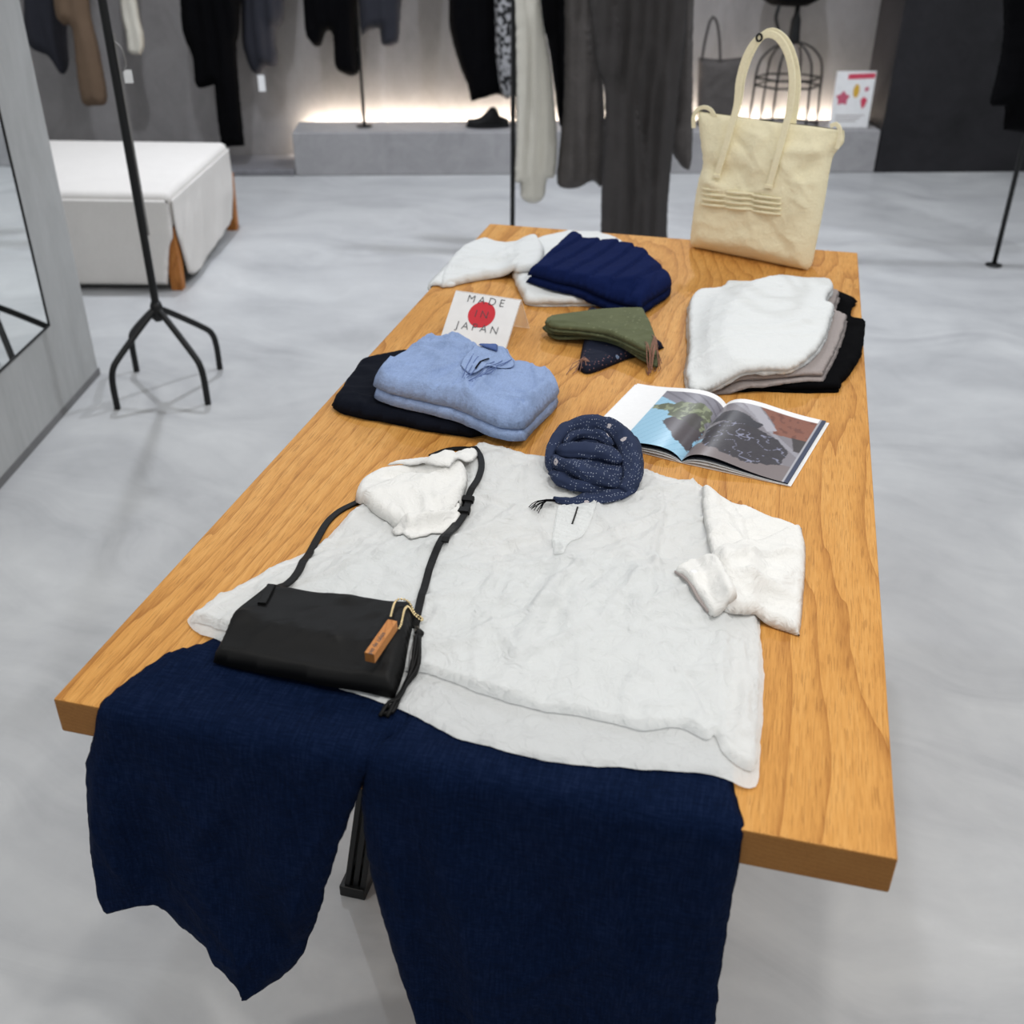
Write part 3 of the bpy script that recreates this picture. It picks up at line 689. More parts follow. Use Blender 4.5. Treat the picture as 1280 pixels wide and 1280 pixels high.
# zip, its pull and leather tassel
zp = strap_pts([(521, 783), (520, 800), (512, 822)], base_keys, .002); ribbon('zip', zp, .005, .002, M['steel'], bg)
rp = strap_pts([(520, 786), (525, 790), (524, 798), (517, 800)], base_keys, .004); tube('zip_pull', rp, .0016, M['steel'], bg, 8)
for k, pts in enumerate(([(523, 792), (520, 815), (505, 845), (490, 870), (476, 893)], [(524, 794), (523, 820), (512, 850), (497, 872), (484, 896)], [(525, 795), (522, 830), (508, 856), (492, 874), (478, 886)], [(522, 794), (513, 825), (497, 858), (486, 878), (475, 895)])):
    tube('tassel_string', strap_pts(pts, base_keys, .003 + .0015 * (k % 2)), .0024, M['leather'], bg, 6)
lathe('tassel_knot', tuple(strap_pts([(524, 793), (523, 797)], base_keys, .004)[0]), [(.001, -.004), (.005, -.002), (.006, .001), (.004, .004), (.001, .005)], M['leather'], bg, 10)
# wooden tag on a ball chain
wt = thing('wooden_key_tag', 'small stamped wooden bar tag on a gold ball chain', 'tag', (.33, .17, H + .03))
za = table_z(*onz(465, 815, H + .03)[:2], base_keys) + .0005; zb = table_z(*onz(490, 783, H + .03)[:2], base_keys) + .001
A = onz(462, 822, za + .009); B = onz(491, 780, zb + .009)
d = B - A; L = np.linalg.norm(d); d /= L; sd = np.cross(d, [0, 0, 1]); sd /= np.linalg.norm(sd); u = np.cross(sd, d)
C0 = (A + B) / 2
box('wooden_bar', C0 - u * .0005, d * (L / 2), sd * .0058, u * .0062, M['tagwood'], wt, .0006, 2)
text('stamped_lettering', 'pas de calais', .0078, C0 + u * .0058 - d * L * .20, d, -sd if (np.cross(d, -sd) @ u) > 0 else sd, M['ink_print'], wt, 1.0)
ch = strap_pts([(489, 779), (496, 774), (508, 772), (518, 771), (527, 771), (527, 776), (517, 775), (508, 777), (501, 784), (496, 788), (490, 788)], base_keys, .005, res=.003)
Vb = []; Fb = []
s_ = np.concatenate([[0], np.cumsum(np.linalg.norm(np.diff(ch, axis=0), axis=1))])
me_ball = None
for k, q in enumerate(np.arange(0, s_[-1], .0036)):
    c = np.array([np.interp(q, s_, ch[:, i]) for i in range(3)])
    if me_ball is None:
        bm = bmesh.new(); bmesh.ops.create_icosphere(bm, subdivisions=1, radius=.0018); me_ball = bpy.data.meshes.new('chain_ball'); bm.to_mesh(me_ball); bm.free(); me_ball.materials.append(M['gold'])
        me_ball.polygons.foreach_set('use_smooth', [True] * len(me_ball.polygons))
    o = bpy.data.objects.new('chain_ball', me_ball); COL.objects.link(o); o.parent = wt; o.location = tuple(c - org(wt))
tube('chain_cord', ch, .0003, M['gold'], wt, 5)

# ================================================================== rolled navy scarf on the neckline
sf_loc = np.array([.47, .66, H])
spots_px = [(707, 545, .05), (694, 577, .042), (762, 541, .056), (779, 548, .054), (785, 574, .05), (788, 603, .042), (733, 626, .024), (760, 531, .055)]
spots = [tuple(onz(x, y, H + z) - sf_loc) for x, y, z in spots_px]
M['dotted'] = m_dotted('dotted_navy_cotton', srgb(40, 50, 76), spots, .0052)
sc = thing('navy_scarf', 'dotted navy scarf rolled up on the neck of the shirt', 'scarf', tuple(sf_loc))
co = tpx([(690, 592), (688, 575), (698, 556), (712, 540), (735, 533), (765, 540), (785, 555), (792, 580), (790, 605), (765, 615), (735, 612), (708, 604)], .012)
sheet('scarf_core', co, M['dotted'], sc, res=.004, thick=.018, r=.03, drape=SHIRT, sm=4, key='scarf', noise=lambda x, y, d: .004 * crumple(x, y, .03, 81, .4, 2))
def sp3(pts): return [onz(x, y, H + z) for x, y, z in pts]
roll('scarf_wrap', sp3([(692, 590, .020), (687, 575, .026), (694, 556, .034), (708, 540, .038), (728, 532, .040), (750, 531, .042), (772, 540, .042), (786, 558, .040), (791, 580, .036), (790, 600, .030), (778, 613, .024)]), [.020, .026, .030, .034, .034, .030], .030, M['dotted'], sc, 4, seed=2, amp=.07)
roll('scarf_wrap', sp3([(696, 566, .034), (712, 563, .042), (735, 563, .045), (758, 568, .043), (776, 580, .036)]), [.026, .036, .040, .036, .024], .022, M['dotted'], sc, 3, seed=4, amp=.08)
roll('scarf_wrap', sp3([(691, 574, .032), (704, 580, .038), (728, 588, .040), (752, 598, .036), (776, 608, .026)]), [.018, .026, .030, .030, .022], .022, M['dotted'], sc, 3, seed=7, amp=.10)
roll('scarf_wrap', sp3([(690, 590, .022), (706, 600, .024), (732, 607, .024), (762, 611, .020)]), [.026, .030, .028, .02], .018, M['dotted'], sc, 4, seed=9, amp=.10)
roll('scarf_wrap', sp3([(706, 556, .036), (716, 546, .044), (734, 542, .048), (752, 546, .047), (766, 556, .042)]), .018, .016, M['dotted'], sc, 3, seed=11)
roll('scarf_tail', sp3([(794, 600, .022), (776, 614, .020), (752, 622, .018), (726, 626, .017), (704, 627, .016), (692, 624, .016)]), [.034, .036, .034, .028, .018, .012], .014, M['dotted'], sc, 5, seed=13, amp=.12)
for k in range(9):
    a = [(694, 624 + k * .4), (683, 625 + .5 * k), (672 + .6 * k, 628 + .9 * k), (661 + 1.7 * k, 634 + (k * 7) % 5)]
    tube('fringe_thread', strap_pts(a, SHIRT, .003 + .0008 * k), .0006, M['black'], sc, 5)

# ================================================================== folded shirts, left
nv = thing('folded_navy_shirt', 'dark navy folded shirt lying under the light blue shirt', 'shirt', (.15, .92, H))
KN = stack([(414, 503, 'c'), (424, 488), (438, 465), (452, 449), (478, 441), (520, 438), (600, 470), (615, 520), (607, 541, 'c'), (588, 545, 'c'), (540, 537), (480, 524), (430, 513)], M['ink'], nv, 2, .010, key='navyfold', seed=3, shift=2, res=.005,
      noise=lambda x, y, d: .003 + creases(x, y, 45, .6, .7, .09, .014, .005, 91), folds=[fold(FF([(430, 495), (470, 500), (530, 520), (590, 535)], .02), .006, .004, 'step', False), fold(FF([(450, 460), (470, 475), (480, 500)], .02), .012, .006)])
bl = thing('folded_blue_shirt', 'light blue chambray shirt folded with its pleated neckline up', 'shirt', (.22, .93, H))
KB = stack([(468, 487), (471, 474, 'c'), (482, 462), (500, 446), (520, 431), (545, 423), (582, 425), (602, 434), (640, 442), (672, 453), (692, 457), (699, 470), (696, 486), (676, 515), (657, 543, 'c'), (636, 545), (606, 538), (570, 524), (530, 512), (490, 500)], M['chambray'], bl, 2, .018, z0=.016, drape=KN, key='bluefold', rise=.012, seed=6, shift=2.0, res=.0042, r=.013, sm=20, sm_low=250,
      noise=lambda x, y, d: .003 + creases(x, y, 80, 1.0, .8, .08, .009, .010, 101) + .002 * crumple(x, y, .035, 107, .2),
      folds=[fold(FF([(581, 472), (566, 490), (548, 508)], .06), .006, .007, 'step'), fold(FF([(582, 474), (586, 500), (584, 525)], .06), .006, .007, 'step'), fold(FF([(520, 440), (545, 455), (570, 468)], .06), .012, .006), fold(FF([(640, 500), (655, 510), (660, 530)], .06), .008, .010, 'step'), fold(FF([(686, 470), (668, 490), (656, 510)], .06), .012, .010)])
yk = tpx([(576, 466), (588, 448), (598, 434), (612, 430), (628, 436), (643, 447), (632, 458), (610, 466), (592, 474), (583, 473)], .07)
sheet('pleated_neck', yk, M['chambray'], bl, res=.0022, thick=.0015, r=.002, drape=['bluefold'], sm=60, key='blueneck', noise=tucks(math.atan2(*(lambda v: (v[1], v[0]))(onz(625, 447, H + .06) - onz(583, 471, H + .06))) + math.pi / 2, .0115, .0006), gap=.0006)
cq = tpx([(598, 434, 'c'), (606, 428), (622, 431, 'c'), (622, 437, 'c'), (610, 436)], .078)
sheet('collar', cq, M['chambray_dark'], bl, res=.003, thick=.004, r=.004, drape=['bluefold', 'blueneck'], sm=3)
for a, b in (((578, 466), (592, 445)), ((580, 469), (598, 446)), ((583, 471), (604, 451)), ((586, 472), (618, 452)), ((590, 472), (628, 451)), ((594, 472), (637, 451)), ((600, 470), (642, 448))):
    ribbon('tuck_line', strap_pts([a, ((a[0] + b[0]) / 2 - 1, (a[1] + b[1]) / 2), b], ['bluefold', 'blueneck'], .0002, .07, .010), .0011, .0010, M['tuck_shade'], bl)  # darker blue lines painted for the shaded grooves between pleats
ribbon('neck_slit', strap_pts([(611, 447), (603, 454), (594, 459)], ['bluefold', 'blueneck'], .001, .07), .003, .0012, M['ink'], bl)  # ink-coloured ribbon paints the shade in the neck opening

# ================================================================== tent sign
sg = thing('tent_sign', 'small white card sign with a red disc behind the blue shirt', 'sign', (.15, 1.2, H))
TR, TLc = onz(652, 375, H + .075), onz(570, 363, H + .075)
ex = TR - TLc; ex[2] = 0; SW = np.linalg.norm(ex); ex /= SW; ny = np.cross([0, 0, 1], ex)            # ny points away from the camera
BR = onz(622, 436, H + .004)
back_off = (TR - BR) @ ny; 
ftop = (TR + TLc) / 2; ftop[2] = H + .075
fbot = ftop - ny * back_off; fbot[2] = H + .001
ey = ftop - fbot; SL = np.linalg.norm(ey); ey /= SL; en = np.cross(ex, ey)
box('acrylic_front', (ftop + fbot) / 2, ex * SW / 2, ey * SL / 2, en * .0012, M['acrylic'], sg, .0005, 1)
box('card', (ftop + fbot) / 2 + en * .002 - ey * .001, ex * (SW / 2 - .001), ey * (SL / 2 - .002), en * .0005, M['white'], sg)
rb = ftop + ny * .045; rb[2] = H + .001
e2 = ftop - rb; RL = np.linalg.norm(e2); e2 /= RL; e3 = np.cross(ex, e2)
box('acrylic_back', (ftop + rb) / 2, ex * SW / 2, e2 * RL / 2, e3 * .0012, M['acrylic'], sg, .0005, 1)
cc = ftop - ey * SL * .40 + en * .003
k = 32
def disc(name, c, ex, ey, r, en, mat, parent):
    V = [c] + [c + ex * r * math.cos(2 * math.pi * i / k) + ey * r * math.sin(2 * math.pi * i / k) for i in range(k)]
    return mesh(name, V, [(0, i + 1, (i + 1) % k + 1) for i in range(k)], mat, parent, smooth=False)
disc('red_disc', cc, ex, ey, SW * .20, en, M['red'], sg)
for s_, off in (('MADE', .21), ('IN', .0), ('JAPAN', -.21)):
    text('lettering', s_, SW * .165, cc + ey * SW * off + en * .0006, ex, ey, M['ink_print'], sg, 1.5, thin=-.018)

# ================================================================== white top and navy knit, far end
wtp = thing('white_jersey_shirt', 'white jersey top with one sleeve spread at the far end', 'shirt', (.2, 1.62, H))
stack([(640, 330), (650, 310), (682, 293), (725, 288), (755, 293), (777, 300), (800, 330), (815, 360), (796, 384), (740, 381), (664, 381), (652, 370), (642, 348)], M['jersey'], wtp, 2, .008, z0=.002, key='whitetop', seed=8, shift=2, res=.006,
      noise=lambda x, y, d: .002 + creases(x, y, 50, .4, .7, .09, .012, .005, 111), folds=[fold(FF([(660, 320), (655, 345), (665, 372)], .015), .02, .006)])
sheet('sleeve', tpx([(550, 354), (553, 338), (566, 318), (585, 304), (606, 298), (622, 302), (640, 306), (665, 300), (680, 320), (672, 345), (646, 350), (639, 345), (610, 345), (585, 349), (566, 353)], .010), M['jersey'], wtp, res=.006, thick=.012, r=.012, drape=['whitetop'], sm=40, key='whitesleeve', wob=.002,
      noise=lambda x, y, d: .002 + creases(x, y, 40, .3, .6, .08, .012, .005, 117), folds=[fold(FF([(570, 335), (600, 325), (640, 325)], .015), .02, .008), fold(FF([(640, 306), (636, 320), (645, 345)], .015), .010, .003, 'step')])
# sleeve end falling over the table's long edge
def side_map(y, s, h):            # s = distance below the table top, on the left edge (x = 0)
    over = np.maximum(0, s); 
    return np.stack([np.where(s < 0, -s, -.003 - h), y, H + .002 - over + np.where(s < 0, h, 0)], 1)
ya, yb = onz(541, 358, H)[1], onz(557, 341, H)[1]; yc = yb + .06
so = [(ya + .01, -.05), (ya, -.01), (ya - .004, .006), (ya - .004, .016), (ya + .03, .022), (yb, .020), (yc, .012), (yc, -.01), (yc - .01, -.05)]
sheet('sleeve_end', so, M['jersey'], wtp, res=.005, thick=.008, r=.012, mapf=side_map, noise=lambda x, y, d: .004 * crumple(x, y, .04, 119), seed=3)
kn = thing('folded_navy_knit', 'folded navy top with vertical pleats on the white top', 'shirt', (.33, 1.55, H))
def rib(p0, p1, n):
    a = np.array(onz(*p0, H + .05)[:2]); b = np.array(onz(*p1, H + .05)[:2]); e = (b - a); L = np.linalg.norm(e); e /= L
    def f(x, y, d):
        t = ((x - a[0]) * e[0] + (y - a[1]) * e[1]) / L * n
        t = t + .12 * np.sin((x + y) * 9); q = t - np.floor(t); return .006 + .006 * q - .012 * np.exp(-((q - .5) / .07) ** 2) * 0 - .010 * sst(.80, .97, q) + creases(x, y, 16, 1.2, .4, .06, .012, .002, 121)
    return f
stack([(659, 352, 'c'), (672, 340), (690, 318), (702, 303), (714, 294), (724, 297), (736, 305), (775, 309), (806, 323), (828, 335), (840, 346, 'c'), (838, 356), (820, 372), (801, 387, 'c'), (775, 382), (735, 372), (695, 363)], M['knit'], kn, 3, .012, z0=.014, drape=['whitetop', 'whitesleeve'], key='knit', seed=4, shift=1.2, res=.0042, sm=16, wob=.001,
      noise=rib((668, 342), (838, 372), 7), folds=[fold(FF([(822, 338), (812, 358), (806, 378)], .05), .008, .005, 'step')])

# ================================================================== folded triangular scarves
nvs = thing('folded_indigo_scarf', 'indigo stitched scarf folded under the olive scarf', 'scarf', (.42, 1.25, H))
M['indigo_dots'] = m_dotted('stitched_indigo', srgb(22, 27, 44), [tuple(onz(x, y, H + .012) - np.array([.42, 1.25, H])) for x, y in ((742, 437), (772, 446), (752, 430))], .004, 150, srgb(150, 110, 110), srgb(120, 140, 170))
sheet('folded_cloth', tpx([(733, 388), (746, 387), (760, 395), (800, 412), (831, 431, 'c'), (810, 438), (780, 447), (738, 463), (722, 458, 'c'), (727, 435), (732, 410)], .008), M['indigo_dots'], nvs, res=.004, thick=.014, r=.014, key='indigo', noise=lambda x, y, d: .003 * crumple(x, y, .05, 131))
for k in range(7):
    tube('fringe_thread', strap_pts([(731 + k, 446 + k), (724 + k * .8, 452 + 1.5 * k), (716 + 2.6 * k, 458 + (k * 3) % 7), (708 + 4 * k, 468 - (k * 5) % 9)], ['indigo'], .002), .0007, M['thread'], nvs, 5)
ol = thing('folded_olive_scarf', 'olive green scarf folded to a wedge with pink fringe', 'scarf', (.42, 1.28, H))
M['olive_dots'] = m_dotted('olive_flecked', srgb(94, 99, 72), [tuple(onz(x, y, H + .036) - np.array([.42, 1.28, H])) for x, y in ((761, 412), (778, 405), (744, 399), (802, 400), (794, 427), (814, 411), (788, 413))], .0045, 90, srgb(120, 125, 96), srgb(206, 202, 176))
stack([(681, 407), (684, 401), (700, 397), (745, 392), (780, 390), (803, 390, 'c'), (810, 405), (817, 427), (821, 445), (818, 459, 'c'), (800, 450), (765, 432), (725, 421), (692, 415)], M['olive_dots'], ol, 4, .0055, z0=.010, drape=['indigo'], key='olive', seed=2, shift=1.2, res=.0035, sm=30, r=.004, wob=.002, sm_low=150,
      noise=lambda x, y, d: .001 + creases(x, y, 36, .3, .5, .06, .008, .003, 137), folds=[fold(FF([(686, 405), (730, 410), (765, 421), (800, 436), (817, 448)], .034), .006, .005, 'step', False)])
for k in range(10):
    tube('fringe_thread', strap_pts([(806 + k * .8, 427 + k * 2), (811 + k * .7, 433 + 2 * k), (816 + (k * 3) % 8, 440 + 2.2 * k), (821 + (k * 5) % 7, 446 + 2.0 * k)], ['olive'], .002, .03), .0007, M['thread'], ol, 5)

# ================================================================== pile of three folded tops, right
pb = thing('folded_black_top', 'black folded top at the bottom of the right pile', 'shirt', (.73, 1.3, H))
KK = stack([(905, 482), (895, 430), (930, 380), (1000, 362), (1046, 361), (1060, 366), (1073, 372, 'c'), (1066, 381), (1066, 395), (1083, 398, 'c'), (1080, 425), (1076, 445), (1062, 468), (1054, 476), (1050, 488, 'c'), (1010, 489), (960, 487)], M['black'], pb, 2, .007, z0=.002, key='pileblack', seed=5, shift=1.5, res=.006,
      noise=lambda x, y, d: .001 + creases(x, y, 40, 1.2, .7, .08, .012, .004, 141))
pg = thing('folded_taupe_top', 'taupe folded top in the middle of the right pile', 'shirt', (.72, 1.3, H))
KT = stack([(884, 474), (880, 430), (900, 370), (980, 355), (1044, 360), (1046, 372), (1044, 386), (1059, 394, 'c'), (1052, 420), (1042, 445), (1033, 462), (1028, 473, 'c'), (990, 475), (940, 478), (896, 479)], M['taupe'], pg, 3, .0045, z0=.018, drape=KK, key='piletaupe', seed=7, shift=1.5, res=.005,
      noise=lambda x, y, d: .001 + creases(x, y, 40, 1.0, .7, .07, .010, .003, 147))
pw = thing('folded_white_shirt', 'white folded top on the right pile beside the magazine', 'shirt', (.68, 1.3, H))
stack([(860, 471, 'c'), (858, 450), (862, 420), (861, 390), (863, 362), (869, 350), (880, 345), (903, 343), (910, 337), (935, 337), (970, 342), (1010, 350), (1034, 352), (1042, 360), (1035, 372), (1033, 384), (1043, 386, 'c'), (1038, 405), (1030, 430), (1016, 450), (1003, 462), (985, 468), (940, 471), (895, 476), (870, 478)], M['jersey'], pw, 3, .007, z0=.030, drape=KK + KT, key='pilewhite', seed=9, shift=1.6, res=.0045, sm=14,
      noise=lambda x, y, d: .003 + creases(x, y, 80, .15, .35, .10, .010, .0045, 151) + .001 * crumple(x, y, .03, 155), folds=[fold(FF([(880, 405), (930, 410), (985, 408), (1030, 395)], .06), .012, .005), fold(FF([(900, 372), (950, 378), (1010, 372)], .06), .012, .004), fold(FF([(985, 456), (995, 466), (1005, 452)], .06), .005, .006)])

# ================================================================== open magazine
mg = thing('open_magazine', 'open magazine with photographs of jackets lying on the table', 'magazine', (.66, .85, H))
S0, S1 = onz(852, 576, H + .004), onz(908, 501, H + .010)
Rb, Rt = onz(985, 604, H + .005), onz(1033, 526, H + .005)
Lt = onz(797, 480, H + .004); Lb = S0 + (Lt - S1)
for q in (S0, S1, Rb, Rt, Lt, Lb): q[2] = H
def page_col(side, s_, t):
    """s from spine 0 to outer edge 1, t from near 0 to far 1"""
    n = len(s_); C = np.ones((n, 3)) * .90
    def put(mask, c, soft=None):
        m_ = mask.astype(float)[:, None] if mask.dtype == bool else np.clip(mask, 0, 1)[:, None]
        C[:] = C * (1 - m_) + m_ * np.array(srgb(*c)[:3])
    def poly(pts, wob=.0, sd=1):
        Q = np.stack([s_ + wob * fbm(s_ * 9, t * 9, sd, 3), t + wob * fbm(s_ * 9 + 4, t * 9, sd + 1, 3)], 1); return inside(Q, np.array(pts))
    nz = fbm(s_ * 14, t * 14, 7, 3)
    if side < 0:
        img = (s_ < .63) & (t < .93)
        put(img, (150, 195, 220)); put(img & (np.abs(np.sin((s_ * 1.5 + t) * 26)) > .97), (138, 184, 210))
        put(img & (t > .62 + .55 * (s_ - .25)), (130, 128, 138)); put(img & (t > .62 + .55 * (s_ - .25)) & (np.sin((t - s_ * .6) * 60) > .75), (104, 102, 112))
        put(img & poly([(.0, .12), (.0, .48), (.35, .50), (.42, .40), (.16, .16)], .03), (70, 62, 66))
        put(img & poly([(.02, .45), (.02, .74), (.14, .78), (.38, .76), (.44, .70), (.62, .68), (.62, .60), (.44, .58), (.40, .50), (.2, .46)], .04), (92, 98, 74))
        put(img & poly([(.02, .45), (.02, .74), (.14, .78), (.38, .76), (.44, .70), (.62, .68), (.62, .60), (.44, .58), (.40, .50), (.2, .46)], .04) & (nz > .12), (134, 142, 112))
        put(img & poly([(.05, .42), (.06, .60), (.20, .62), (.24, .48), (.14, .42)], .03), (66, 62, 60))
    else:
        img = (t < .93) & (s_ < .94)
        put(img, (128, 124, 130)); put(img & (np.sin((t * 1.2 + s_ * .8) * 22) > .8), (150, 148, 156)); put(img & (t < .30 - .3 * s_), (150, 190, 212))
        put(img & (t < .22), (122, 112, 112)); put(img & poly([(.38, .93), (.94, .93), (.94, .62), (.62, .60), (.60, .72)]), (134, 84, 66)); put(img & poly([(.38, .93), (.94, .93), (.94, .62), (.62, .60), (.60, .72)]) & (nz > .2), (112, 66, 52))
        put(img & poly([(.20, .93), (.36, .93), (.64, .66), (.56, .60)], .01), (170, 168, 176)); put(img & poly([(.80, .62), (.94, .62), (.94, .44), (.88, .44)]), (60, 54, 54))
        put(img & poly([(.10, .18), (.04, .46), (.18, .60), (.42, .62), (.70, .52), (.86, .40), (.84, .22), (.62, .10), (.34, .10)], .04), (50, 46, 52))
        put(img & poly([(.02, .58), (.06, .76), (.26, .78), (.50, .66), (.46, .60), (.2, .6)], .03), (48, 47, 55))
        jk = poly([(.10, .18), (.04, .46), (.18, .60), (.42, .62), (.70, .52), (.86, .40), (.84, .22), (.62, .10), (.34, .10)], .04)
        put(img & jk & (np.abs(fbm(s_ * 5, t * 8, 33, 2)) < .022), (134, 136, 158))
        put((s_ > .955), (46, 56, 82)); put((s_ > .94) & (s_ <= .955), (170, 170, 176))
    return C
def page(side, nu=110, nv=110):
    o0, o1 = (Lb, Lt) if side < 0 else (Rb, Rt)
    uu, vv = np.meshgrid(np.linspace(0, 1, nu), np.linspace(0, 1, nv)); uu, vv = uu.ravel(), vv.ravel()
    P = (S0 * (1 - vv)[:, None] + S1 * vv[:, None]) * (1 - uu)[:, None] + (o0 * (1 - vv)[:, None] + o1 * vv[:, None]) * uu[:, None]
    bul = .004 + .019 * (1 - np.exp(-uu / .07)) * np.exp(-((uu - .16) / .52) ** 2 * 1.2) * (1 - .15 * vv) if side > 0 else .004 + .016 * (1 - np.exp(-uu / .07)) * np.exp(-((uu - .2) / .55) ** 2 * 1.3)
    P[:, 2] = H + bul
    V = P; Fs = []
    for j in range(nv - 1):
        for i in range(nu - 1):
            a = j * nu + i; f = (a, a + 1, a + nu + 1, a + nu); Fs.append(f if side > 0 else f[::-1])
    o = mesh('page', V, Fs, M['print'], mg)
    C = page_col(side, uu, vv); at = o.data.color_attributes.new('print', 'FLOAT_COLOR', 'POINT')
    at.data.foreach_set('color', np.concatenate([C, np.ones((len(C), 1))], 1).ravel())
    # leaves under it: thin stacked sheets
    for q in range(3):
        f = .72 - .22 * q; W2 = P.copy(); W2[:, 2] = H + .0012 + (bul - .0012) * f
        W2 += (o0 - S0) / np.linalg.norm(o0 - S0) * (.0016 * (q + 1)) * uu[:, None] + (S0 - S1) / np.linalg.norm(S0 - S1) * .0008 * (q + 1)
        keep = [b for b in range(0, nu, 6)]; 
        idx = [j * nu + i for j in range(0, nv, 27) for i in keep] ; nn = len(keep); rows = len(idx) // nn
        Fq = [(j * nn + i, j * nn + i + 1, (j + 1) * nn + i + 1, (j + 1) * nn + i) for j in range(rows - 1) for i in range(nn - 1)]
        mesh('under_leaf', W2[idx], Fq, M['ink'] if q == 0 else M['white'], mg)
    e = (o0 - S0) / np.linalg.norm(o0 - S0); n_ = (S1 - S0) / np.linalg.norm(S1 - S0)
    c = (S0 + S1 + o0 + o1) / 4; c[2] = H + .0016
    c2 = c + e * .002
    a = [S0 - n_ * .001, o0 - n_ * .001 + e * .005, o1 + n_ * .001 + e * .005, S1 + n_ * .001]
    V = [tuple(x[:2]) + (H + .0005,) for x in a] + [tuple(x[:2]) + (H + .0016,) for x in a]
    mesh('cover', V, [(3, 2, 1, 0), (4, 5, 6, 7), (0, 1, 5, 4), (1, 2, 6, 5), (2, 3, 7, 6), (3, 0, 4, 7)], M['white'], mg, smooth=False)
page(-1); page(1)

# ================================================================== cream tote
TO, TE = onz(862, 313, H), onz(1003, 342, H)
te1 = (TE - TO); TWd = np.linalg.norm(te1); te1 /= TWd; tn = np.cross(te1, [0, 0, 1]);
if tn @ (CAM - TO) < 0: tn = -tn
lean = math.radians(4); te2 = np.array([0, 0, 1.0]) * math.cos(lean) - tn * math.sin(lean); tnn = np.cross(te1, te2); tnn = tnn if tnn @ tn > 0 else -tnn
def tote2(px, py, off=0.0):
    p = onplane(px, py, TO + tnn * off, tnn) - TO; return (p @ te1, p @ te2)
def tote3(u, v, h=0.0): return TO + te1 * u + te2 * v + tnn * h
tt = thing('cream_tote_bag', 'cream canvas tote bag standing upright at the far table end', 'bag', tuple(TO + te1 * TWd / 2 - tnn * .05))
tote_out = [(858, 308), (860, 270), (866, 230), (872, 205), (868, 170), (866, 141, 'c'), (905, 146), (960, 154), (1005, 159), (1048, 165, 'c'), (1048, 180), (1036, 195), (1031, 212), (1023, 260), (1014, 305), (1006, 338), (990, 344), (930, 331), (880, 318)]
to2 = [tote2(*q[:2]) + tuple(q[2:]) for q in tote_out]
to2 = [(q[0], max(q[1], .002)) + tuple(q[2:]) for q in to2]
vtop = max(q[1] for q in to2)
def tprof(sign, amp):
    def f(P, d):
        v = P[:, 1]; topf = sst(vtop - .10, vtop, v)
        top_d = np.maximum(d, (v > vtop - .035) * .0)
        e = np.sqrt(1 - (1 - np.clip(d / .05, 0, 1)) ** 2)
        return amp * (e * (1 - .55 * topf)) + .004 * topf
    return f
def tmap_front(u, v, h): return TO + te1 * u[:, None] + te2 * v[:, None] + tnn * (h - .03)[:, None]
def tmap_back(u, v, h): return TO + te1 * u[:, None] + te2 * v[:, None] - tnn * (h + .032)[:, None]
T2 = lambda pts: [tote2(*q) for q in pts]
sheet('front_panel', to2, M['canvas'], tt, res=.006, mapf=tmap_front, prof=tprof(1, .034), r=.03, closed=False, noise=lambda u, v, d: .002 * crumple(u, v, .04, 165) - .001 + creases(u, v, 60, .4, .8, .09, .014, .0055, 161),
      folds=[fold(T2([(872, 205), (900, 215), (940, 210)]), .018, -.008), fold(T2([(1036, 200), (1005, 215), (980, 230)]), .016, -.010), fold(T2([(1045, 185), (1010, 190), (975, 185)]), .012, .008), fold(T2([(880, 300), (930, 305), (985, 325)]), .02, .006), fold(T2([(905, 165), (930, 185), (945, 200)]), .012, -.005), fold(T2([(868, 150), (920, 156), (1046, 176)]), .002, -.0015, 'ridge', False)])
sheet('back_panel', to2, M['canvas'], tt, res=.010, mapf=tmap_back, prof=tprof(-1, .05), r=.03, closed=False)
# bottom and sides joining the two panels
O2 = catmull(to2, .012); V = []; Fs = []
itl = np.argmin(np.linalg.norm(O2 - np.array(to2[5][:2]), axis=1)); itr = np.argmin(np.linalg.norm(O2 - np.array(to2[9][:2]), axis=1))
ring = [i % len(O2) for i in range(itr, itr + len(O2)) if not (itl < (i % len(O2)) < itr)]
for i in ring:
    V.append(tote3(O2[i][0], O2[i][1], -.0285)); V.append(tote3(O2[i][0], O2[i][1], -.034))
for k in range(len(ring) - 1): Fs.append((2 * k, 2 * k + 1, 2 * k + 3, 2 * k + 2))
mesh('gusset', V, Fs, M['canvas'], tt)
mesh('opening_shade', [tote3(*np.array(to2[i][:2]) * [1, 1] - [0, .012], -.031) for i in (5, 6, 7, 8, 9)] + [tote3(to2[9][0] - .03, to2[9][1] - .05, -.031), tote3(to2[5][0] + .02, to2[5][1] - .05, -.031)], [(0, 1, 2, 3, 4, 5, 6)], M['gap_shade'], tt, smooth=False)  # dark sheet standing in for the shade inside the open tote
def handle(px, off, name):
    P = smooth3([tote3(*tote2(x, y, o_), o_) for (x, y, o_) in [(q[0], q[1], q[2] + off) for q in px]], .008)
    N = []
    for i in range(len(P)):
        N.append(tnn)
    return ribbon(name, P, .0145, .0035, M['canvas'], tt, N)
handle([(896, 220, .012), (905, 190, .012), (915, 155, .006), (921, 130, .0), (924, 100, .0), (932, 72, .0), (944, 52, .0), (958, 43, .0), (972, 47, .0), (984, 66, .0), (990, 95, .0), (988, 130, .0), (982, 158, .004), (972, 195, .012), (961, 233, .013)], 0, 'handle')
handle([(917, 150, .0), (924, 125, .0), (928, 98, .0), (937, 70, .0), (950, 48, .0), (965, 39, .0), (982, 50, .0), (993, 75, .0), (997, 105, .0), (994, 135, .0), (990, 160, .0)], -.062, 'handle')
for q, nm in (((896, 220), 0), ((961, 233), 1)):
    c = tote3(*tote2(*q, .013), .0145); box('handle_end', c, te1 * .0095, te2 * .004, tnn * .0025, M['canvas'], tt, .001)
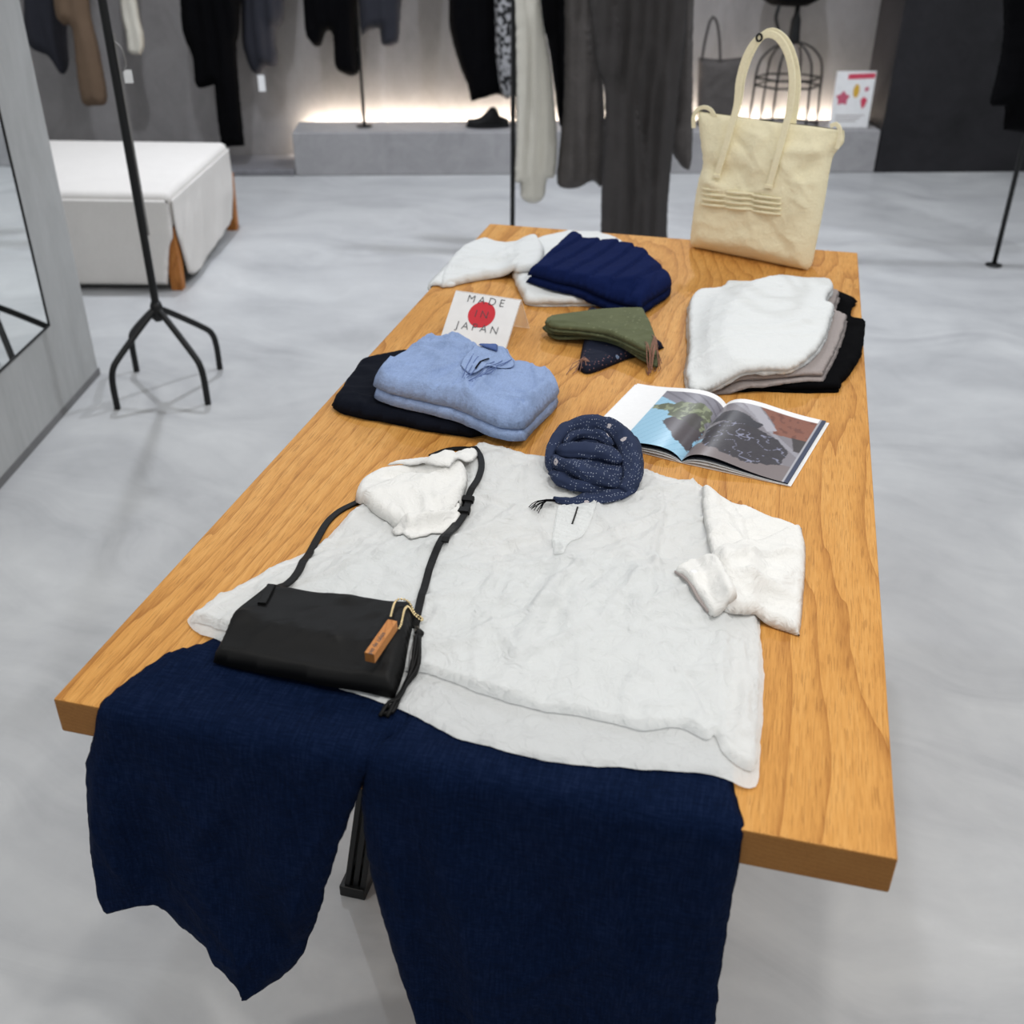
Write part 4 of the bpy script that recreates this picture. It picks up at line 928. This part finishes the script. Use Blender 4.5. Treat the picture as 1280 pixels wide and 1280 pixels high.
# ruffled band
for i, (xa, ya, xb, yb) in enumerate(((876, 244, 907, 247), (905, 248, 941, 251), (938, 252, 975, 257))):
    for j in range(4):
        P = smooth3([tote3(*tote2(xa + (xb - xa) * t, ya - 8 + j * 6.5 + (yb - ya) * t, .012), .007 + .005 * math.sin(math.pi * t) ** .7) for t in np.linspace(0, 1, 7)], .004)
        tube('ruffle', P, [.0036 - .0016 * abs(2 * k / (len(P) - 1) - 1) for k in range(len(P))], M['canvas'], tt, 8)
# side loops
for pts, off in (([(867, 160), (867, 146), (872, 137), (880, 134), (888, 137), (894, 146)], -.02), ([(1046, 186), (1049, 174), (1050, 162), (1045, 155), (1038, 158)], -.01)):
    ribbon('side_loop', smooth3([tote3(*tote2(x, y, off), off) for x, y in pts], .006), .009, .003, M['canvas'], tt, np.cross(te1, [0, 0, 1]) if False else tnn)
hk = tote3(*tote2(949, 47, .003), .003)
ribbon('wire_ring', [hk + te1 * .006 * math.cos(a) + te2 * .007 * math.sin(a) for a in np.linspace(0, 2 * math.pi, 16)], .004, .003, M['iron'], tt, tnn)

# ================================================================== garment stand with bent legs, left
RC = np.array([-1.203, 2.17, 0])
rk = thing('garment_stand', 'black steel garment stand with four bent legs by the mirror', 'clothes rack', tuple(RC))
tube('pole', [RC + RZ * z for z in (.24, .3, .8, 1.3, 1.62)], .0125, M['iron'], rk, 14)
for px, py in ((147, 511), (260, 505), (275, 461), (171, 464)):
    ft = onz(px, py, 0); dr = ft - RC; Lr = np.linalg.norm(dr); dr /= Lr
    P = [RC + RZ * .285, RC + dr * Lr * .35 + RZ * .235, RC + dr * Lr * .80 + RZ * .165, RC + dr * Lr * .94 + RZ * .135, RC + dr * Lr * .995 + RZ * .09, RC + dr * Lr + RZ * .0]
    tube('leg', smooth3(P, .012), .0105, M['iron'], rk, 10)
lathe('hub', tuple(RC + RZ * .24), [(.012, 0), (.02, .01), (.02, .05), (.014, .065)], M['iron'], rk, 16)
ribbon('rail_strip', [RC + RU * .016 + RZ * z for z in (.52, .7, .9, 1.1)], .006, .003, M['steel'], rk, (0.5, -.85, 0))
RF = np.array([-2.4, 2.55, 0])
tube('hanging_bar', [RC + RZ * 1.6, RC + RZ * 1.6 - SN * .62], .010, M['iron'], rk, 10)
tube('swing_hook', smooth3([RC + RU * .012 + RZ * 1.08, RC + RU * .03 + RZ * 1.06, RC + RU * .035 + RZ * 1.02, RC + RU * .025 + RZ * 1.0], .006), .003, M['steel'], rk, 6)
box('price_tag', RC + RU * .036 + RZ * .985, RU * .012, RV * .001, RZ * .018, M['white'], rk)

# ================================================================== slip-covered ottoman
oa = math.radians(12); OU = np.array([math.cos(oa), math.sin(oa), 0]); OV = np.array([-math.sin(oa), math.cos(oa), 0])
ON = onz(230, 364, 0)                           # near right foot
OD, OW, OH = .88, 1.35, .40
def ott(u, v, z): return ON + OU * u + OV * v + RZ * z
om = thing('slipcovered_ottoman', 'large white linen ottoman with a loose skirt and oak legs', 'ottoman', tuple(ott(-OW / 2, OD / 2, 0)))
box('cushion', ott(-OW / 2, OD / 2, OH - .075), OU * (OW / 2), OV * (OD / 2), RZ * .075, M['slipcover'], om, .03, 4, smooth=True)
def ottmap(p0, e, nrm):
    def f(u, v, h): return p0 + e * u[:, None] + RZ * v[:, None] + nrm * h[:, None]
    return f
skn = lambda sd: (lambda u, v, d: .008 * crumple(u, v, .16, sd, .9, 2) * np.clip((OH - .04 - v) / .12, 0, 1) + .022 * np.clip((OH - .08 - v) / OH, 0, 1) * (fbm(u * 4, v * 1.2, sd, 2) + .5))
for nm, p0, e, nr, L, sd in (('skirt_panel', ott(-OW, -.004, 0), OU, -OV, OW, 171), ('skirt_panel', ott(.004, 0, 0), OV, OU, OD, 175)):
    z0, z1 = .022, OH - .028
    if sd == 171: out = [(.02, z0 + .01, 'c'), (L * .5, z0), (L - .06, z0 + .005, 'c'), (L - .03, .18), (L - .006, .24), (L - .006, z1, 'c'), (0.01, z1, 'c')]
    else: out = [(.07, z0 + .03, 'c'), (.2, z0), (L - .17, z0 + .04), (L - .11, z0 + .06, 'c'), (L - .05, .2), (L - .01, .27), (L - .01, z1, 'c'), (.006, z1, 'c'), (.006, .25), (.03, .18)]
    sheet(nm, out, M['slipcover'], om, res=.014, thick=.002, r=.01, mapf=ottmap(p0, e, nr), noise=skn(sd))
for u, v in ((-.03, .03), (-.018, OD - .03), (-OW + .03, .03), (-OW + .03, OD - .03)):
    c = ott(u, v, 0); V = []
    for z, a in ((0, .022), (.26, .028)):
        for sx, sy in ((-1, -1), (1, -1), (1, 1), (-1, 1)): V.append(c + OU * (sx * a) + OV * (sy * a) + RZ * z)
    mesh('leg', V, [(3, 2, 1, 0), (4, 5, 6, 7), (0, 1, 5, 4), (1, 2, 6, 5), (2, 3, 7, 6), (3, 0, 4, 7)], M['legwood'], om, smooth=False)
box('frame', ott(-OW / 2, OD / 2, .14), OU * (OW / 2 - .06), OV * (OD / 2 - .06), RZ * .11, M['gap_shade'], om)  # dark box painted as the shadow gap under the slipcover

# ================================================================== racks and hanging clothes
def plane_at(v):                                  # vertical plane parallel to the back wall, v behind the front of the plinth
    O = room(0, v, 0)
    def to2(px, py): p = onplane(px, py, O, RV) - O; return (p @ RU, p[2])
    def mp(u, z, h): return O + RU * u[:, None] + RZ * z[:, None] - RV * h[:, None]
    return to2, mp
def garment(name, label, cat, px, v, mat, thick=.03, nf=9, seed=1, group=None, folds=(), res=.014, top=1.40, parent=None, amp=.014):
    to2, mp = plane_at(v)
    out = [to2(*q[:2]) + tuple(q[2:]) for q in px]
    f2 = [fold([to2(*q) for q in f[0]], f[1], f[2], f[3] if len(f) > 3 else 'ridge') for f in folds]
    c = np.mean([o_[0] for o_ in out]); zb = min(o_[1] for o_ in out)
    nz = lambda u, z, d: amp * (1 + np.sin(u * nf * 6.283 / .5 + 3 * fbm(u * 3, z * 1.3, seed, 2) + .8 * z)) * .7 + .006 * crumple(u, z, .12, seed, 1.3, 2.2)
    loc = room(c, v, zb)
    o = sheet(name, out, mat, parent, res=res, thick=thick, r=thick * 1.2, mapf=mp, noise=nz, folds=f2, loc=loc, wob=.004, seed=seed)
    if parent is None: tag(o, label, cat, group)
    return o
def hpx(v, z, px):                                # pixel row of height z on plane v
    O = room(0, v, 0); lo, hi = -600, 400
    for k in range(40):
        mid = (lo + hi) / 2
        if onplane(px, mid, O, RV)[2] > z: lo = mid
        else: hi = mid
    return lo
VB = -1.35                                         # line of the free-standing rack
VA = .15                                           # rack standing on the plinth
TOPB = hpx(VB, 1.38, 760); TOPA = hpx(VA, 1.38, 500)
# rack on the plinth
toA, mpA = plane_at(VA)
ua = toA(455, 150)[0]
ra = thing('plinth_rack', 'thin black rail rack standing on the concrete plinth', 'clothes rack', tuple(room(ua, VA, .232)))
tube('pole', [room(ua, VA, z) for z in (.234, .6, 1.0, 1.45)], .009, M['iron'], ra, 10)
ur = toA(850, 60)[0]
tube('pole', [room(ur, VA, z) for z in (.234, .6, 1.0, 1.45)], .009, M['iron'], ra, 10)
tube('rail', [room(toA(200, 60)[0], VA, 1.45), room(ur, VA, 1.45)], .009, M['iron'], ra, 10)
for u in (ua, ur): lathe('base_plate', tuple(room(u, VA, .2325)), [(.045, 0), (.045, .006), (.012, .009)], M['iron'], ra, 18)
gA = 'clothes on the plinth rack'
T = TOPA - 12
garment('black_trousers', 'long black trousers hanging left above the ottoman', 'trousers', [(228, T), (226, 20), (240, 70), (246, 108), (268, 106, 'c'), (272, 150), (277, 184, 'c'), (306, 182, 'c'), (300, 120), (296, 60), (300, 20), (300, T)], VA - .06, M['black'], .05, 6, 3, gA)
garment('charcoal_cardigan', 'charcoal cardigan hanging with a white price tag', 'cardigan', [(300, T), (302, 30), (306, 66), (316, 90), (326, 92), (332, 84), (347, 80), (345, 40), (356, 10), (356, T)], VA + .06, M['slate'], .05, 6, 5, gA)
to2q, _ = plane_at(VA - .07)
tgu = to2q(327, 104); tag(box('swing_tag', room(tgu[0], VA - .07, tgu[1]), RU * .018, RV * .001, RZ * .042, M['white']), 'small white swing tag below the charcoal cardigan', 'tag')
garment('black_knit_top', 'black knitted top with pointed hem, left of thin pole', 'shirt', [(378, T), (380, 20), (388, 52), (400, 58), (408, 40), (416, 44), (419, 82), (430, 92), (442, 95), (449, 84), (446, 30), (448, T)], VA, M['black'], .05, 6, 7, gA)
garment('dark_jacket', 'dark mottled jacket hanging right of the thin pole', 'jacket', [(450, T), (450, 30), (462, 38), (474, 36), (478, 56), (494, 56), (500, 30), (506, T)], VA - .07, M['slate'], .05, 6, 9, gA)
garment('black_dress', 'long black dress hanging in front of the lit wall', 'dress', [(562, T), (561, 10), (563, 40), (574, 80), (584, 105), (589, 127, 'c'), (606, 122), (622, 118), (638, 120), (632, 60), (622, T)], VA - .03, M['black'], .05, 5, 11, gA)
garment('mottled_dress', 'grey and black mottled print dress beside the black dress', 'dress', [(618, T), (619, 40), (622, 90), (628, 118), (640, 116), (643, 60), (643, T)], VA - .14, M['mottled'], .04, 5, 13, gA, res=.012)
# wall rail at the left
VW = .12; uw0 = plane_at(VW)[0](20, 60)[0]; uw1 = plane_at(VW)[0](205, 60)[0]
rw = thing('wall_rail', 'black wall rail carrying the brown coat', 'clothes rail', tuple(room((uw0 + uw1) / 2, VW, 1.45)))
tube('rail', [room(uw0, VW, 1.45), room(uw1, VW, 1.45)], .009, M['iron'], rw, 10)
for u in (uw0 + .05, uw1 - .05): tube('bracket', [room(u, VW, 1.45), room(u, WD, 1.45)], .008, M['iron'], rw, 8)
gW = 'clothes on the wall rail'
garment('slate_jacket', 'slate grey jacket hanging leftmost behind the mirror slab', 'jacket', [(36, T), (30, 30), (40, 60), (60, 70), (76, 92), (86, 82), (84, 40), (78, T)], VW, M['slate'], .06, 5, 15, gW)
garment('brown_coat', 'brown wool coat hanging behind the steel garment stand', 'coat', [(66, T), (67, 0), (78, 30), (90, 36), (96, 90), (103, 128), (118, 132), (134, 124), (124, 60), (112, 0), (112, T)], VW - .13, M['brown'], .06, 5, 17, gW)
garment('white_scarf', 'white scarf end hanging on the grey wall', 'scarf', [(146, T), (150, 0), (157, 40), (160, 64), (170, 68), (178, 66), (180, 45), (172, 0), (166, T)], VW - .02, M['cream'], .02, 4, 19, gW)
# free-standing rack behind the table
toB, _ = plane_at(VB)
ub = toB(641, 200)[0]; uc = (onz(1242, 332, 0) - RO) @ RU
rb_ = thing('garment_rack', 'free-standing black rail rack behind the far table end', 'clothes rack', tuple(room(ub, VB, 0)))
vc = (onz(1242, 332, 0) - RO) @ RV
for u, v in ((ub, VB), (uc, vc)):
    tube('pole', [room(u, v, z) for z in (.004, .5, 1.0, 1.45)], .0105, M['iron'], rb_, 10)
    lathe('base_plate', tuple(room(u, v, 0.0)), [(.035, 0), (.035, .005), (.013, .012)], M['iron'], rb_, 18)
tube('rail', [room(ub - .05, VB, 1.45), room(uc, vc, 1.45), room(uc + .6, vc + .05, 1.45)], .0105, M['iron'], rb_, 10)
gB = 'clothes on the rack behind the table'
T = TOPB - 10
garment('cream_trousers', 'long cream trousers hanging next to the black pole', 'trousers', [(643, T), (644, 60), (645, 150), (643, 225), (650, 228), (652, 248), (668, 254), (680, 246), (684, 224), (694, 218), (696, 165), (688, 80), (676, 0), (676, T)], VB, M['cream'], .05, 9, 21, gB, [([(660, 0), (658, 120), (652, 225)], .012, .03, 'step')])
garment('black_long_top', 'black long top hanging between cream trousers and grey dress', 'shirt', [(676, T), (676, 20), (684, 48), (692, 100), (699, 155), (706, 150), (708, 60), (708, T)], VB + .08, M['black'], .05, 6, 23, gB)
garment('ash_dress', 'ash grey dress ending above the floor, narrower of two', 'dress', [(706, T), (706, 40), (704, 130), (698, 200), (697, 230), (716, 236), (728, 232), (742, 226), (753, 230), (756, 150), (752, 60), (752, T)], VB - .02, M['ash_light'], .05, 8, 25, gB, [([(728, 20), (736, 80), (732, 140), (730, 190)], .02, .03, 'step')])
garment('long_ash_dress', 'long dark grey draped dress hanging behind the navy knit', 'dress', [(740, T), (744, 60), (755, 110), (756, 160), (752, 230), (751, 300), (752, 345), (800, 352), (834, 345), (834, 290), (836, 240), (842, 180), (850, 100), (858, 30), (858, T)], VB - .12, M['ash'], .06, 10, 27, gB, [([(765, 0), (772, 60), (765, 110)], .03, .04, 'step'), ([(800, 60), (792, 120), (800, 180), (812, 240)], .03, .05, 'step'), ([(815, 40), (830, 120), (828, 220)], .03, .03), ([(770, 180), (775, 260), (772, 330)], .02, .03), ([(795, 200), (800, 260), (798, 330)], .02, .03)])
garment('smoke_cardigan', 'smoky grey long cardigan at the end of the rack', 'cardigan', [(838, T), (846, 40), (846, 130), (838, 180), (846, 200), (858, 212), (864, 205), (866, 150), (866, 60), (868, T)], VB + .06, M['ash_light'], .04, 6, 29, gB)
VCp = vc + .02
garment('black_coat', 'long black coat hanging on the right end of the rack', 'coat', [(1262, T), (1254, 40), (1246, 90), (1238, 130), (1256, 132, 'c'), (1254, 162, 'c'), (1300, 168), (1360, 160), (1370, T)], VCp - .04, M['black'], .06, 5, 31, gB)

# ================================================================== things on the plinth
# clog
VS = .12; cx_ = plane_at(VS)[0](610, 155)[0]
def shoe(u, v, name, label):
    cen = room(u, v, .2325); t = thing(name, label, 'shoe', tuple(cen)); V = []; Fs = []; n = 16; m = 15
    for i in range(m):
        s_ = i / (m - 1); x = -.115 + .23 * s_; wdt = .042 * math.sqrt(max(0.02, math.sin(math.pi * min(1, .06 + s_ * .9)))) ; hgt = .03 + .065 * math.exp(-((s_ - .62) / .22) ** 2)
        if s_ > .75: hgt = .03 + .04 * (1 - s_) * 2
        for k in range(n):
            a = math.pi * k / (n - 1); V.append(cen + RU * x + RV * (wdt * math.cos(a)) + RZ * (.014 + hgt * math.sin(a) ** .8))
    for i in range(m - 1):
        for k in range(n - 1): Fs.append((i * n + k, i * n + k + 1, (i + 1) * n + k + 1, (i + 1) * n + k))
    Fs.append(tuple(range(n))); Fs.append(tuple((m - 1) * n + k for k in range(n))[::-1])
    mesh('upper', V, Fs, M['leather'], t)
    V = []; n2 = 28
    for z in (0.0006, .016):
        for k in range(n2):
            a = 2 * math.pi * k / n2; V.append(cen + RU * (.122 * math.cos(a)) + RV * (.046 * math.sin(a) * (1 - .12 * math.cos(a))) + RZ * z)
    mesh('sole', V, [tuple(range(n2))[::-1], tuple(range(n2, 2 * n2))] + [(k, (k + 1) % n2, n2 + (k + 1) % n2, n2 + k) for k in range(n2)], M['iron'], t, smooth=False)
shoe(cx_, VS, 'black_clog', 'black leather clog on the plinth below the black dress')
# grey tote behind
VT = .12; toT, mpT = plane_at(VT)
gt = thing('grey_tote_bag', 'dark grey tote bag standing on the plinth behind the cream tote', 'bag', tuple(room(toT(897, 150)[0], VT, .233)))
gob = [(toT(872, 70)[0], .80), (toT(900, 74)[0], .78), (toT(930, 72)[0], .80), (toT(928, 72)[0], .236), (toT(874, 72)[0], .236)]
zt = toT(900, 74)[1]
gob = [(toT(873, 72)[0], zt + .01, 'c'), (toT(900, 75)[0], zt), (toT(928, 72)[0], zt + .01, 'c'), (toT(922, 150)[0], .236, 'c'), (toT(872, 150)[0], .236, 'c')]
sheet('bag_body', gob, M['ash_light'], gt, res=.014, thick=.05, r=.05, mapf=mpT, noise=lambda u, v, d: .01 * crumple(u, v, .1, 181))
ribbon('handle', smooth3([room(toT(x, y)[0], VT - .03, toT(x, y)[1]) for x, y in ((876, 74), (880, 50), (886, 26), (890, 20), (895, 28), (898, 50), (899, 76))], .02), .014, .004, M['ash'], gt, -RV)
# dress form on a wire cage
VD = .14; toD, _ = plane_at(VD); ud = toD(986, 95)[0]; zc = [toD(986, y)[1] for y in (155, 97, 52, 46, 20, 6)]
df = thing('dress_form', 'black dress form on a domed wire cage stand', 'dress form', tuple(room(ud, VD, .233)))
cr = .185
def cage(name, pts, r_): tube(name, smooth3([np.array(p) for p in pts], .03), r_, M['iron'], df, 8)
zr, zd = zc[1], zc[2]; zp = .2325
for rz_, rr in ((zr, cr), (zr - .04, cr), (zp + .006, cr + .01)):
    ring_ = [room(ud + rr * math.cos(a), VD + rr * .72 * math.sin(a), rz_) for a in np.linspace(0, 2 * math.pi, 7 if rz_ != zp + .006 else 25)]
    tube('ring', ring_, .006, M['iron'], df, 8)
for k in range(6):
    a = 2 * math.pi * k / 6; ca, sa = math.cos(a), math.sin(a) * .72
    cage('cage_wire', [room(ud + ca * (cr + .01), VD + sa * (cr + .01), zp + .004), room(ud + ca * cr, VD + sa * cr, zr - .04), room(ud + ca * cr, VD + sa * cr, zr), room(ud + ca * cr * .9, VD + sa * cr * .9, zr + (zd - zr) * .5), room(ud + ca * cr * .55, VD + sa * cr * .55, zr + (zd - zr) * .85), room(ud + ca * .02, VD + sa * .02, zd)], .0065)
lathe('finial', tuple(room(ud, VD, zd - .01)), [(.03, 0), (.034, .02), (.03, .05), (.026, .12), (.014, .15), (.012, zc[5] - zd + .02)], M['iron'], df, 16)
zt = zc[5]
lathe('torso', tuple(room(ud - .05, VD, zt)), [(.10, 0), (.155, .03), (.165, .12), (.12, .28), (.14, .42), (.15, .5), (.07, .58), (.05, .64)], M['black'], df, 24, 1, .75)
tube('side_strap', smooth3([room(toD(968, 4)[0], VD - .1, toD(968, 4)[1]), room(toD(964, 20)[0], VD - .1, toD(964, 20)[1]), room(toD(967, 34)[0], VD - .1, toD(967, 34)[1])], .02), .010, M['iron'], df, 8)
# printed notice
VN = .05; toN, _ = plane_at(VN)
n0, n1 = toN(1036, 160), toN(1084, 160); zt2 = toN(1060, 89)[1]; zn0 = .2335
nt = thing('notice_stand', 'white printed notice with red and yellow shapes on the plinth', 'sign', tuple(room((n0[0] + n1[0]) / 2, VN, zn0)))
NWd = n1[0] - n0[0]; NH = zt2 - zn0
rbox('notice_board', n0[0], n1[0], VN, VN + .004, zn0, zt2, M['white'], nt)
rbox('stand_foot', n0[0], n1[0], VN - .0, VN + .07, zn0, zn0 + .004, M['acrylic'], nt)
M['pink'] = m_plain('pink_print', srgb(196, 92, 116), .5); M['yellow'] = m_plain('yellow_print', srgb(214, 170, 60), .5); M['rose'] = m_plain('rose_print', srgb(206, 66, 92), .5)
def blot(name, pts, mat):
    V = [room(n0[0] + NWd * a, VN - .0012, zn0 + NH * b) for a, b in pts]; c = np.mean(V, 0)
    mesh(name, [c] + V, [(0, i + 1, (i + 1) % len(V) + 1) for i in range(len(V))], mat, nt, smooth=False)
blot('red_bar', [(.30, .86), (.98, .88), (.98, .97), (.30, .95)], M['rose'])
blot('pink_star', [(.24 + (.19 if i % 2 == 0 else .12) * math.cos(math.pi / 2 + i * math.pi / 5), .53 + (.14 if i % 2 == 0 else .09) * math.sin(math.pi / 2 + i * math.pi / 5)) for i in range(10)], M['pink'])
blot('yellow_oval', [(.56 + .08 * math.cos(a), .66 + .12 * math.sin(a)) for a in np.linspace(0, 6.28, 17)[:-1]], M['yellow'])
blot('red_shape', [(.70, .50), (.78, .56), (.88, .50), (.84, .40), (.78, .34), (.74, .40)], M['rose'])
blot('red_fleck', [(.76, .70), (.84, .74), (.88, .68), (.80, .64)], M['pink'])
for j in range(3): blot('text_line', [(.12, .22 - j * .05), (.86 - .1 * j, .22 - j * .05), (.86 - .1 * j, .235 - j * .05), (.12, .235 - j * .05)], M['taupe'])
